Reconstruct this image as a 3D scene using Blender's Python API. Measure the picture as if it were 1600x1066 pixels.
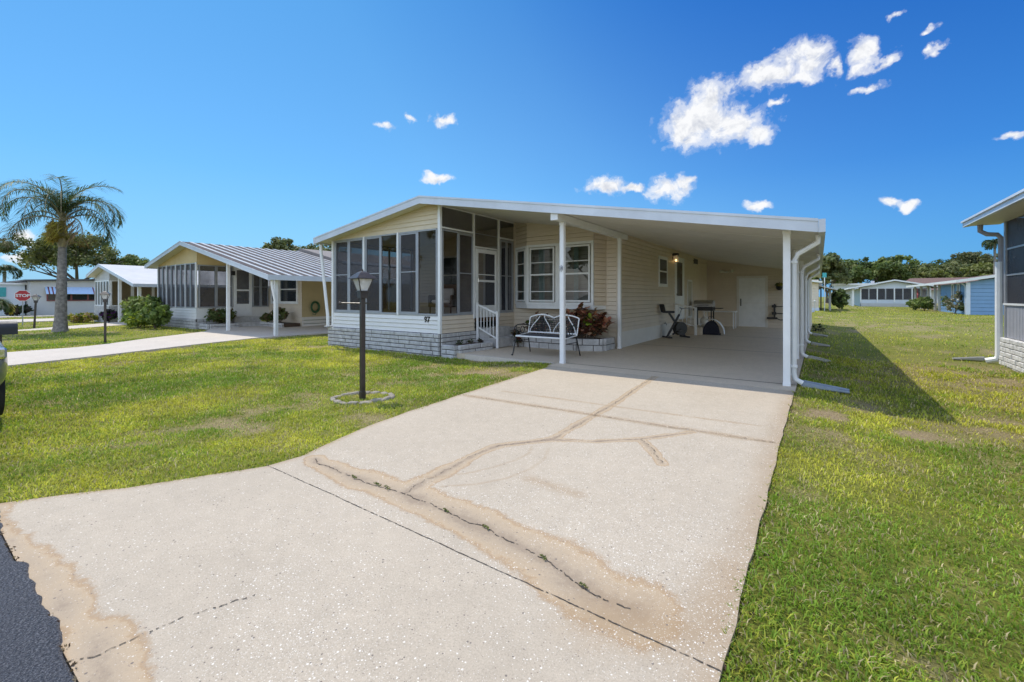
import bpy, bmesh, math, random
import numpy as np
from mathutils import Vector, Matrix

random.seed(7)
RNG = np.random.default_rng(11)
scene = bpy.context.scene
for _o in list(bpy.data.objects):
    bpy.data.objects.remove(_o)
col = scene.collection
PI = math.pi

# ------------------------------------------------------------------ camera
cam_d = bpy.data.cameras.new('camera')
cam = bpy.data.objects.new('camera', cam_d)
col.objects.link(cam)
cam_d.sensor_width = 36.0
cam_d.lens = 689.0 / 1600 * 36
cam_d.shift_y = -70.0 / 1600
cam_d.clip_start = 0.05
cam_d.clip_end = 3000
cam.location = (0, 0, 1.35)
YAW = math.atan(480 / 689)
cam.rotation_euler = (PI / 2, 0, YAW)
scene.camera = cam

# ------------------------------------------------------------------ sun, exposure
SUN = Vector((-0.50, 0.115, 1.0)).normalized()
sun_d = bpy.data.lights.new('sun', 'SUN')
sun_d.energy = 2.5
sun_d.angle = math.radians(0.5)
sun_d.color = (1.0, 0.93, 0.81)
sun = bpy.data.objects.new('sun', sun_d)
col.objects.link(sun)
sun.rotation_euler = (-SUN).to_track_quat('-Z', 'Y').to_euler()
scene.view_settings.view_transform = 'Standard'
scene.view_settings.look = 'None'
scene.view_settings.exposure = 0.60
scene.view_settings.gamma = 1.0
scene.cycles.max_bounces = 8
scene.cycles.diffuse_bounces = 7
scene.cycles.glossy_bounces = 3
scene.cycles.transparent_max_bounces = 12
scene.cycles.caustics_reflective = False
scene.cycles.caustics_refractive = False


class NT:
    """small helper for node trees"""
    def __init__(self, tree):
        self.t = tree

    def n(self, kind, **kw):
        nd = self.t.nodes.new(kind)
        for k, v in kw.items():
            if k.startswith('in_'):
                nd.inputs[k[3:].replace('_', ' ')].default_value = v
            else:
                setattr(nd, k, v)
        return nd

    def link(self, a, b):
        self.t.links.new(a, b)

    def math(self, op, a, b=None, c=None, clamp=False):
        nd = self.t.nodes.new('ShaderNodeMath')
        nd.operation = op
        nd.use_clamp = clamp
        for i, v in enumerate((a, b, c)):
            if v is None:
                continue
            if isinstance(v, (int, float)):
                nd.inputs[i].default_value = v
            else:
                self.link(v, nd.inputs[i])
        return nd.outputs[0]

    def vmath(self, op, a, b=None, scale=None):
        nd = self.t.nodes.new('ShaderNodeVectorMath')
        nd.operation = op
        for i, v in enumerate((a, b)):
            if v is None:
                continue
            if isinstance(v, (tuple, list, Vector)):
                nd.inputs[i].default_value = tuple(v)
            else:
                self.link(v, nd.inputs[i])
        if scale is not None:
            nd.inputs['Scale'].default_value = scale
        return nd

    def ramp(self, fac, stops, interp='LINEAR'):
        nd = self.t.nodes.new('ShaderNodeValToRGB')
        nd.color_ramp.interpolation = interp
        el = nd.color_ramp.elements
        while len(el) < len(stops):
            el.new(0.5)
        for e, (p, c) in zip(el, stops):
            e.position = p
            e.color = (c, c, c, 1) if isinstance(c, (int, float)) else (*c, 1)
        self.link(fac, nd.inputs[0])
        return nd.outputs[0]

    def mix(self, fac, a, b, blend='MIX'):
        nd = self.t.nodes.new('ShaderNodeMix')
        nd.data_type = 'RGBA'
        nd.blend_type = blend
        for s, v in ((0, fac), (6, a), (7, b)):
            if isinstance(v, (int, float)):
                nd.inputs[s].default_value = v
            elif isinstance(v, (tuple, list)):
                nd.inputs[s].default_value = (*v, 1)[:4]
            else:
                self.link(v, nd.inputs[s])
        return nd.outputs[2]

    def noise(self, vec, scale, detail=4, rough=0.55, dist=0.0):
        nd = self.n('ShaderNodeTexNoise')
        nd.inputs['Scale'].default_value = scale
        nd.inputs['Detail'].default_value = detail
        nd.inputs['Roughness'].default_value = rough
        nd.inputs['Distortion'].default_value = dist
        if vec is not None:
            self.link(vec, nd.inputs['Vector'])
        return nd.outputs['Fac']


# ------------------------------------------------------------------ sky
world = bpy.data.worlds.new('World')
scene.world = world
world.use_nodes = True
wt = NT(world.node_tree)
world.node_tree.nodes.clear()
sky = wt.n('ShaderNodeTexSky', sky_type='NISHITA', sun_disc=False)
sky.sun_elevation = math.asin(SUN.z)
sky.sun_rotation = math.atan2(SUN.x, SUN.y)
sky.air_density = 1.0
sky.dust_density = 0.4
sky.ozone_density = 2.5
geo = wt.n('ShaderNodeTexCoord')
D = wt.vmath('NORMALIZE', geo.outputs['Generated']).outputs[0]
F0 = Vector((-math.sin(YAW), math.cos(YAW), 0))
R0 = Vector((math.cos(YAW), math.sin(YAW), 0))


def sky_dir(az, el):
    """az: degrees clockwise of the view axis, el: degrees above the horizon"""
    a, e = math.radians(az), math.radians(el)
    return (F0 * math.cos(a) + R0 * math.sin(a)) * math.cos(e) + Vector((0, 0, math.sin(e)))


# each puff: azimuth, elevation (degrees), half width, half height (degrees), tilt, strength
PUFFS = [
    (23.18, 20.01, 4.329, 3.108, 0, 1.15),
    (24.09, 22.2, 2.44, 2.437, 0, 1.1),
    (21.54, 19.55, 2.849, 2.483, 0, 1.1),
    (26.6, 19.11, 3.803, 2.069, -10, 1.15),
    (29.2, 18.04, 1.952, 1.398, 0, 1.0),
    (29.39, 23.51, 2.083, 1.163, 0, 1),
    (31.06, 23.58, 3.014, 1.79, 10, 1),
    (34.02, 23.88, 2.419, 2.047, 10, 0.95),
    (33.15, 22.51, 2.605, 0.954, 0, 0.8),
    (36.08, 22.84, 0.684, 1.234, 0, 0.8),
    (38.45, 23.42, 1.393, 1.594, 30, 1),
    (38.19, 21.93, 1.079, 0.933, 0, 0.7),
    (40.09, 22.12, 1.533, 0.584, 28, 0.72),
    (12.12, 13.72, 2.754, 1.244, 0, 1),
    (14.95, 13.33, 2.282, 0.738, 0, 0.95),
    (19.94, 12.98, 3.111, 1.786, 0, 1),
    (19.2, 12.59, 2.442, 1.077, 0, 1),
    (21.61, 13.58, 1.183, 0.972, 0, 0.9),
    (29.32, 10.12, 1.593, 0.518, 0, 0.95),
    (-9.56, 14.75, 2.038, 0.753, 0, 1),
    (-8.99, 21.59, 1.618, 0.838, 0, 0.92),
    (-13.31, 21.37, 0.992, 0.743, 0, 0.62),
    (-15.88, 20.44, 1.616, 0.734, 0, 0.5),
    (40.57, 9.14, 1.008, 0.58, 0, 0.9),
    (41.71, 8.57, 0.973, 0.507, 0, 0.9),
    (41.14, 25.38, 0.891, 0.447, 10, 0.7),
    (43.16, 23.62, 0.743, 0.371, 0, 0.62),
    (43.68, 22.0, 0.639, 0.613, 30, 0.75),
    (48.62, 13.59, 0.992, 0.449, 8, 0.85),
    (30.76, 20.7, 1.156, 0.49, 0, 0.6),
    (-47.73, 4.74, 0.869, 0.799, 0, 0.95),
    (-48.54, 3.46, 0.995, 0.562, 0, 0.9),
    (-23.53, 4.41, 2.202, 0.622, 0, 0.7),
    (38.85, 20.06, 1.8, 0.462, 0, 0.5),
]

wn = wt.n('ShaderNodeTexNoise', in_Scale=34.0, in_Detail=5.0)
wt.link(D, wn.inputs['Vector'])
wv = wt.vmath('SCALE', wt.vmath('SUBTRACT', wn.outputs['Color'], (.5, .5, .5)).outputs[0], scale=.045).outputs[0]
DW = wt.vmath('ADD', D, wv).outputs[0]
field = None
shade_f = None
for az, el, ra, rb, tilt, st in PUFFS:
    c = sky_dir(az, el)
    side = c.cross(Vector((0, 0, 1))).normalized()
    up = side.cross(c).normalized()
    t = math.radians(tilt)
    a = (side * math.cos(t) + up * math.sin(t)) / math.radians(ra * 1.06)
    b = (up * math.cos(t) - side * math.sin(t)) / math.radians(rb * 1.06)
    da = wt.vmath('DOT_PRODUCT', DW, a).outputs['Value']
    db = wt.vmath('DOT_PRODUCT', DW, b).outputs['Value']
    # offsets of the centre along a and b
    da = wt.math('SUBTRACT', da, float(c.dot(a)))
    db = wt.math('SUBTRACT', db, float(c.dot(b)))
    r2 = wt.math('ADD', wt.math('MULTIPLY', da, da), wt.math('MULTIPLY', db, db))
    f = wt.math('MULTIPLY', wt.math('SUBTRACT', 1.0, wt.math('SQRT', r2)), 1.0)
    f = wt.math('ADD', f, (st - 1.0) * 0.45)
    field = f if field is None else wt.math('SMOOTH_MAX', field, f, 0.12)
front = wt.math('GREATER_THAN', wt.vmath('DOT_PRODUCT', D, F0).outputs['Value'], 0.0)
n1 = wt.noise(D, 26, 9, 0.62, 0.4)
n2 = wt.noise(D, 9, 4, 0.5)
n3 = wt.noise(D, 60, 5, 0.6)
dens = wt.math('ADD', field, wt.math('MULTIPLY', wt.math('SUBTRACT', wt.math('ADD', wt.math('MULTIPLY', n1, .72), wt.math('MULTIPLY', n3, .28)), 0.5), 2.1))
dens = wt.math('ADD', dens, wt.math('MULTIPLY', wt.math('SUBTRACT', n2, 0.5), 0.4))
dens = wt.math('ADD', dens, 0.06)
mask = wt.ramp(dens, [(0.0, 0.0), (0.18, 0.14), (0.42, 0.62), (0.74, 1.0)], 'EASE')
mask = wt.math('MULTIPLY', mask, front)
# thick middles of the puffs look a little greyer
core = wt.math('MULTIPLY', wt.math('SUBTRACT', dens, 0.45), 0.9, clamp=True)
core = wt.math('MULTIPLY', core, wt.ramp(n3, [(0.35, 0.3), (0.65, 1.0)]))
Ds = wt.vmath('ADD', D, tuple(Vector((SUN.x * .8, SUN.y, .9)).normalized() * .016)).outputs[0]
n1s = wt.noise(Ds, 26, 9, 0.62, 0.4)
relief = wt.math('MULTIPLY', wt.math('SUBTRACT', n1s, n1), 3.2)
core = wt.math('ADD', wt.math('MULTIPLY', core, .75), relief, clamp=True)
cloudc = wt.mix(core, (4.9, 4.95, 5.05), (2.9, 3.1, 3.55))
# the air itself: nishita, deeper in colour ahead, brightened behind
AX = (R0 * .62 + F0 * .38 + Vector((0, 0, 1)) * .62).normalized()
away = wt.ramp(wt.vmath('DOT_PRODUCT', D, AX).outputs['Value'], [(0.45, 0.0), (0.68, 0.30), (0.85, 0.78), (0.95, 1.0)])
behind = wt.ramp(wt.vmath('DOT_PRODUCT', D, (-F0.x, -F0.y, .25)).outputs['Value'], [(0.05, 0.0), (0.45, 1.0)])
tintc = wt.mix(away, (.22, .60, .80), (.005, .28, .70))
tintc = wt.mix(behind, tintc, (4.1, 3.1, 2.45))  # sky behind the camera brightened, added fill for the shaded sides
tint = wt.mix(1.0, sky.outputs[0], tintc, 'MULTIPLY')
up_z = wt.vmath('DOT_PRODUCT', D, (0, 0, 1)).outputs['Value']
hz = wt.ramp(up_z, [(0.0, 0.85), (0.08, 0.62), (0.24, 0.28), (0.60, 0.04)])
hzc = wt.mix(wt.ramp(wt.vmath('DOT_PRODUCT', D, R0).outputs['Value'], [(0.0, 0.0), (0.75, 1.0)]), (1.75, 2.95, 4.5), (.75, 2.05, 4.0))
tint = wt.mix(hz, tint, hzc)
deep = wt.n('ShaderNodeHueSaturation')
deep.inputs['Saturation'].default_value = 1.0
wt.link(tint, deep.inputs['Color'])
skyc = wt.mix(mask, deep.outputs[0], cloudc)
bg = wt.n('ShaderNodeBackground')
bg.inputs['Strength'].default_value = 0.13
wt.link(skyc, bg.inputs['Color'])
wo = wt.n('ShaderNodeOutputWorld')
wt.link(bg.outputs[0], wo.inputs[0])
world.cycles.sampling_method = 'MANUAL'
world.cycles.sample_map_resolution = 512

# ------------------------------------------------------------------ materials
MATS = {}


def pmat(name, color=(.5, .5, .5), rough=0.6, metal=0.0, var=0.08, scale=8.0, bump=0.0, bscale=60.0, spec=0.5,
         dirt=0.0, coat=0.0, emit=None):
    m = bpy.data.materials.new(name)
    m.use_nodes = True
    t = NT(m.node_tree)
    p = m.node_tree.nodes['Principled BSDF']
    tc = t.n('ShaderNodeTexCoord').outputs['Object']
    nf = t.noise(tc, scale, 6, 0.6)
    lo = tuple(max(0, c * (1 - var * 1.6)) for c in color)
    hi = tuple(min(1, c * (1 + var)) for c in color)
    c = t.ramp(nf, [(0.3, lo), (0.7, hi)])
    if dirt > 0:
        nd = t.noise(tc, scale * 0.3, 8, 0.7)
        c = t.mix(t.ramp(nd, [(0.45, 0.0), (0.75, dirt)]), c, (0.16, 0.13, 0.10))
    t.link(c, p.inputs['Base Color'])
    r = t.ramp(t.noise(tc, scale * 2.3, 4), [(0.3, max(0, rough - 0.08)), (0.7, min(1, rough + 0.08))])
    t.link(r, p.inputs['Roughness'])
    p.inputs['Metallic'].default_value = metal
    p.inputs['Specular IOR Level'].default_value = spec
    p.inputs['Coat Weight'].default_value = coat
    if bump > 0:
        b = t.n('ShaderNodeBump')
        b.inputs['Strength'].default_value = bump
        b.inputs['Distance'].default_value = 0.01
        t.link(t.noise(tc, bscale, 6, 0.65), b.inputs['Height'])
        t.link(b.outputs[0], p.inputs['Normal'])
    if emit:
        p.inputs['Emission Color'].default_value = (*emit[0], 1)
        p.inputs['Emission Strength'].default_value = emit[1]
    MATS[name] = m
    return m


M_siding = pmat('cream_siding', (.68, .585, .465), .55, var=.04, scale=2, bump=.12, bscale=120, dirt=.08)
M_siding_pale = pmat('pale_siding', (.74, .72, .69), .5, var=.03, scale=2, bump=.1, bscale=120, dirt=.06)
M_gable = pmat('gable_siding', (.66, .56, .40), .55, var=.04, scale=2, bump=.12, bscale=120, dirt=.05)
M_white = pmat('white_paint', (.80, .80, .79), .42, var=.035, scale=5, bump=.05, bscale=40, dirt=.10)
M_soffit = pmat('white_soffit', (.70, .67, .61), .5, var=.03, scale=2, dirt=.06)
M_fascia = pmat('white_fascia', (.62, .66, .71), .4, var=.07, scale=1.6, dirt=.18)
M_alum = pmat('grey_aluminium', (.36, .37, .39), .45, metal=.35, var=.06, scale=4)
M_brick = pmat('white_split_block', (.52, .51, .50), .85, var=.16, scale=7, bump=.9, bscale=38, dirt=.25)
M_mortar = pmat('grey_mortar', (.11, .10, .09), .95, var=.1, scale=20, bump=.3)
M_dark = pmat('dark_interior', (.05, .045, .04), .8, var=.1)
M_black = pmat('black_metal', (.022, .021, .021), .42, var=.2, scale=12, bump=.1, bscale=90)
M_brownblack = pmat('bronze_black_metal', (.045, .034, .028), .40, var=.25, scale=9, bump=.15, bscale=60)
M_roof = pmat('white_roof', (.50, .49, .48), .5, var=.05, scale=1.2, dirt=.2)
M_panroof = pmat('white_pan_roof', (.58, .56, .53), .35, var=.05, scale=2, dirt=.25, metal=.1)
M_pandark = pmat('dark_pan_valley', (.12, .105, .10), .9, var=.25, scale=3, dirt=.2, spec=.1)  # darker base colour for the pans between the ribs
M_shingle = pmat('grey_shingle', (.25, .22, .20), .9, var=.25, scale=14, bump=.6, bscale=30)
M_rediron = pmat('brown_red_roof', (.17, .105, .09), .9, var=.2, scale=8, bump=.3, bscale=20)
M_yellow = pmat('yellow_siding', (.66, .50, .24), .6, var=.05, scale=2, dirt=.05)
M_tan = pmat('tan_siding', (.54, .44, .25), .6, var=.05, scale=2)
M_grey = pmat('pale_grey_wall', (.55, .54, .52), .6, var=.05, scale=1.2, dirt=.1)
M_blue = pmat('light_blue_siding', (.17, .31, .50), .5, var=.05, scale=2)
M_bluewhite = pmat('blue_white_siding', (.62, .67, .74), .5, var=.04, scale=2)
M_awn = pmat('blue_awning', (.50, .66, .88), .5, var=.05)
M_stripe = pmat('maroon_stripe', (.20, .05, .05), .5)
M_rubber = pmat('tyre_rubber', (.02, .02, .02), .8, var=.2, bump=.2)
M_soil = pmat('mulch_soil', (.10, .065, .045), .95, var=.4, scale=30, bump=1, bscale=50)
M_stone = pmat('edging_stone', (.33, .29, .23), .9, var=.25, scale=14, bump=.8, bscale=40, dirt=.3)
M_bark = pmat('bark', (.13, .10, .075), .9, var=.25, scale=6, bump=.8, bscale=20)
M_palmbark = pmat('palm_bark', (.25, .225, .20), .9, var=.35, scale=9, bump=1.0, bscale=26, dirt=.35)
M_sheath = pmat('palm_sheath', (.34, .29, .17), .8, var=.25, scale=8, bump=.4)
M_hose = pmat('green_hose', (.04, .12, .05), .5)
M_red = pmat('sign_red', (.45, .02, .03), .4, var=.05)
M_signwhite = pmat('sign_white', (.8, .8, .8), .4, var=.03)
M_flag = pmat('flag_pink', (.62, .16, .16), .7)
M_bluetarp = pmat('bright_blue_cloth', (.02, .16, .62), .7)
M_cloth = pmat('white_cushion', (.70, .68, .64), .9, bump=.2)
M_wicker = pmat('brown_wicker', (.16, .09, .05), .7, var=.3, scale=40, bump=.6, bscale=120)
M_navy = pmat('navy_fabric', (.012, .014, .028), .8, bump=.2)
M_steel = pmat('stainless_hood', (.42, .40, .38), .35, metal=.6)
M_splash = pmat('grey_blue_plastic', (.24, .29, .35), .5, var=.1, dirt=.2)
M_splash2 = pmat('pale_concrete', (.40, .39, .36), .8, var=.1, dirt=.25)
M_carpaint = pmat('grey_car_paint', (.20, .21, .22), .35, metal=.4, var=.02, coat=.8)
M_chrome = pmat('polished_metal', (.7, .7, .7), .12, metal=1.0, var=.02)
M_teal = pmat('teal_paint', (.05, .35, .36), .6)
M_beadboard = pmat('lavender_grey_panel', (.42, .42, .46), .5, var=.04)
M_whitebrick = pmat('whitewashed_brick', (.74, .72, .69), .85, var=.14, scale=9, bump=.9, bscale=38, dirt=.15)
M_curtain = pmat('green_white_curtain', (.50, .58, .52), .9, var=.1, scale=10)
M_pink = pmat('pink_flower', (.55, .20, .25), .8)
M_mech = pmat('charcoal_plastic', (.035, .035, .04), .5)


def glass_mat(name, tint=(.5, .55, .58), fac=.12, rough=.0):
    m = bpy.data.materials.new(name)
    m.use_nodes = True
    nt = m.node_tree
    nt.nodes.clear()
    t = NT(nt)
    tr = t.n('ShaderNodeBsdfTransparent')
    tr.inputs[0].default_value = (*tint, 1)
    gl = t.n('ShaderNodeBsdfGlossy')
    gl.inputs['Roughness'].default_value = rough
    fr = t.n('ShaderNodeFresnel')
    fr.inputs[0].default_value = 1.5
    f = t.math('ADD', fr.outputs[0], fac, clamp=True)
    mx = t.n('ShaderNodeMixShader')
    t.link(f, mx.inputs[0])
    t.link(tr.outputs[0], mx.inputs[1])
    t.link(gl.outputs[0], mx.inputs[2])
    out = t.n('ShaderNodeOutputMaterial')
    t.link(mx.outputs[0], out.inputs[0])
    return m


def screen_mat(name, dens=.62, color=(.035, .034, .042)):
    m = bpy.data.materials.new(name)
    m.use_nodes = True
    nt = m.node_tree
    nt.nodes.clear()
    t = NT(nt)
    tr = t.n('ShaderNodeBsdfTransparent')
    df = t.n('ShaderNodeBsdfPrincipled')
    df.inputs['Base Color'].default_value = (*color, 1)
    df.inputs['Roughness'].default_value = .55
    tc = t.n('ShaderNodeTexCoord').outputs['Object']
    nf = t.noise(tc, 1.4, 4)
    f = t.ramp(nf, [(.3, max(0, dens - .07)), (.7, min(1, dens + .07))])
    mx = t.n('ShaderNodeMixShader')
    t.link(f, mx.inputs[0])
    t.link(tr.outputs[0], mx.inputs[1])
    t.link(df.outputs[0], mx.inputs[2])
    out = t.n('ShaderNodeOutputMaterial')
    t.link(mx.outputs[0], out.inputs[0])
    return m


M_glass = glass_mat('window_glass', (.50, .54, .56), .02)
M_vinyl = glass_mat('porch_vinyl_glass', (.68, .64, .62), .0, .03)
M_lampglass = screen_mat('frosted_lamp_glass', .50, (.80, .79, .76))
M_screen = screen_mat('dark_screen', .72, (.030, .027, .033))
M_screen_light = screen_mat('light_screen', .55, (.09, .082, .08))
M_bulb = pmat('lamp_bulb', (.85, .83, .78), .2, var=.01)
M_lit = pmat('lit_lamp', (.9, .8, .6), .3, emit=((1.0, .62, .25), 5.0))


# leaf material : tint comes from a per-face colour attribute
def leaf_mat(name, trans=.35, rough=.5):
    m = bpy.data.materials.new(name)
    m.use_nodes = True
    t = NT(m.node_tree)
    p = m.node_tree.nodes['Principled BSDF']
    at = t.n('ShaderNodeAttribute', attribute_name='tint')
    t.link(at.outputs['Color'], p.inputs['Base Color'])
    p.inputs['Roughness'].default_value = rough
    p.inputs['Specular IOR Level'].default_value = .18
    tl = t.n('ShaderNodeBsdfTranslucent')
    g = t.mix(1.0, at.outputs['Color'], (1.15, 1.2, .6), 'MULTIPLY')
    t.link(g, tl.inputs['Color'])
    mx = t.n('ShaderNodeMixShader')
    mx.inputs[0].default_value = trans
    t.link(p.outputs[0], mx.inputs[1])
    t.link(tl.outputs[0], mx.inputs[2])
    out = m.node_tree.nodes['Material Output']
    t.link(mx.outputs[0], out.inputs[0])
    return m


M_leaf = leaf_mat('leaf', .3)
M_grassblade = leaf_mat('grass_blade', .38, .6)
M_croton = leaf_mat('croton_leaf', .15, .35)


# ------------------------------------------------------------------ mesh helpers
class MB:
    def __init__(self):
        self.v = []
        self.f = []

    def poly(self, pts):
        i = len(self.v)
        self.v += [tuple(p) for p in pts]
        self.f.append(tuple(range(i, i + len(pts))))

    def hexa(self, c):
        """8 corners: bottom 4 ccw then top 4 ccw"""
        i = len(self.v)
        self.v += [tuple(p) for p in c]
        for q in ((0, 3, 2, 1), (4, 5, 6, 7), (0, 1, 5, 4), (1, 2, 6, 5), (2, 3, 7, 6), (3, 0, 4, 7)):
            self.f.append(tuple(i + k for k in q))

    def box(self, x0, x1, y0, y1, z0, z1):
        self.hexa([(x0, y0, z0), (x1, y0, z0), (x1, y1, z0), (x0, y1, z0),
                   (x0, y0, z1), (x1, y0, z1), (x1, y1, z1), (x0, y1, z1)])

    def prism(self, pts, z0, z1):
        n = len(pts)
        i = len(self.v)
        self.v += [(p[0], p[1], z0) for p in pts] + [(p[0], p[1], z1) for p in pts]
        self.f.append(tuple(i + k for k in reversed(range(n))))
        self.f.append(tuple(i + n + k for k in range(n)))
        for k in range(n):
            j = (k + 1) % n
            self.f.append((i + k, i + j, i + n + j, i + n + k))

    def extr(self, prof, y0, y1):
        """profile in (x,z) extruded along y"""
        n = len(prof)
        i = len(self.v)
        self.v += [(p[0], y0, p[1]) for p in prof] + [(p[0], y1, p[1]) for p in prof]
        self.f.append(tuple(i + k for k in range(n)))
        self.f.append(tuple(i + n + k for k in reversed(range(n))))
        for k in range(n):
            j = (k + 1) % n
            self.f.append((i + k, i + n + k, i + n + j, i + j))

    def bar(self, p, q, w, h=None, up=(0, 0, 1)):
        h = w if h is None else h
        p, q = Vector(p), Vector(q)
        d = (q - p).normalized()
        u = Vector(up)
        if abs(d.dot(u)) > .98:
            u = Vector((0, 1, 0))
        s = d.cross(u).normalized() * w / 2
        t = s.cross(d).normalized() * h / 2
        self.hexa([p - s - t, p + s - t, q + s - t, q - s - t, p - s + t, p + s + t, q + s + t, q - s + t])

    def tube(self, pts, r, seg=8, cap=True):
        pts = [Vector(p) for p in pts]
        n = len(pts)
        rr = r if isinstance(r, (list, tuple)) else [r] * n
        i0 = len(self.v)
        prev = None
        for k in range(n):
            d = (pts[min(k + 1, n - 1)] - pts[max(k - 1, 0)]).normalized()
            if prev is None:
                a = d.orthogonal().normalized()
            else:
                a = (prev - d * prev.dot(d)).normalized()
            prev = a
            b = d.cross(a)
            for s in range(seg):
                th = 2 * PI * s / seg
                self.v.append(tuple(pts[k] + (a * math.cos(th) + b * math.sin(th)) * rr[k]))
        for k in range(n - 1):
            for s in range(seg):
                s2 = (s + 1) % seg
                self.f.append((i0 + k * seg + s, i0 + k * seg + s2, i0 + (k + 1) * seg + s2, i0 + (k + 1) * seg + s))
        if cap:
            self.f.append(tuple(i0 + s for s in reversed(range(seg))))
            self.f.append(tuple(i0 + (n - 1) * seg + s for s in range(seg)))

    def lathe(self, prof, cx=0, cy=0, seg=16):
        """prof list of (r,z)"""
        i0 = len(self.v)
        n = len(prof)
        for r, z in prof:
            for s in range(seg):
                th = 2 * PI * s / seg
                self.v.append((cx + r * math.cos(th), cy + r * math.sin(th), z))
        for k in range(n - 1):
            for s in range(seg):
                s2 = (s + 1) % seg
                self.f.append((i0 + k * seg + s, i0 + k * seg + s2, i0 + (k + 1) * seg + s2, i0 + (k + 1) * seg + s))
        self.f.append(tuple(i0 + s for s in reversed(range(seg))))
        self.f.append(tuple(i0 + (n - 1) * seg + s for s in range(seg)))

    def build(self, name, mat, parent=None, smooth=False, bevel=0.0):
        me = bpy.data.meshes.new(name)
        me.from_pydata(self.v, [], self.f)
        if smooth:
            me.polygons.foreach_set('use_smooth', [True] * len(me.polygons))
        me.materials.append(mat)
        o = bpy.data.objects.new(name, me)
        col.objects.link(o)
        if parent:
            o.parent = parent
            o.matrix_parent_inverse = Matrix.Translation(-Vector(parent_loc(parent)))
        if smooth:
            me.set_sharp_from_angle(angle=math.radians(42)) if hasattr(me, 'set_sharp_from_angle') else None
        if bevel > 0:
            b = o.modifiers.new('bevel', 'BEVEL')
            b.width = bevel
            b.segments = 1
            b.limit_method = 'ANGLE'
            b.angle_limit = math.radians(50)
        return o


def parent_loc(o):
    """world location of a (never rotated) chain of parents built with world-space meshes"""
    return o.get('_wl', (0, 0, 0)) if o.type == 'EMPTY' else (0, 0, 0)


def tag(o, label=None, cat=None, group=None, kind=None):
    if label:
        o['label'] = label
    if cat:
        o['category'] = cat
    if group:
        o['group'] = group
    if kind:
        o['kind'] = kind
    return o


def thing(name, label, cat, loc=(0, 0, 0), group=None, rz=0, local=False):
    """an Empty at the thing's base; meshes built in world space unless local"""
    o = bpy.data.objects.new(name, None)
    o.empty_display_size = .2
    col.objects.link(o)
    o.location = loc
    if local:
        o.rotation_euler = (0, 0, rz)
    else:
        o['_wl'] = tuple(loc)
    return tag(o, label, cat, group)


def copy_tree(o, parent=None):
    c = o.copy()
    col.objects.link(c)
    if parent:
        c.parent = parent
    for ch in list(o.children):
        copy_tree(ch, c)
    return c


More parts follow.
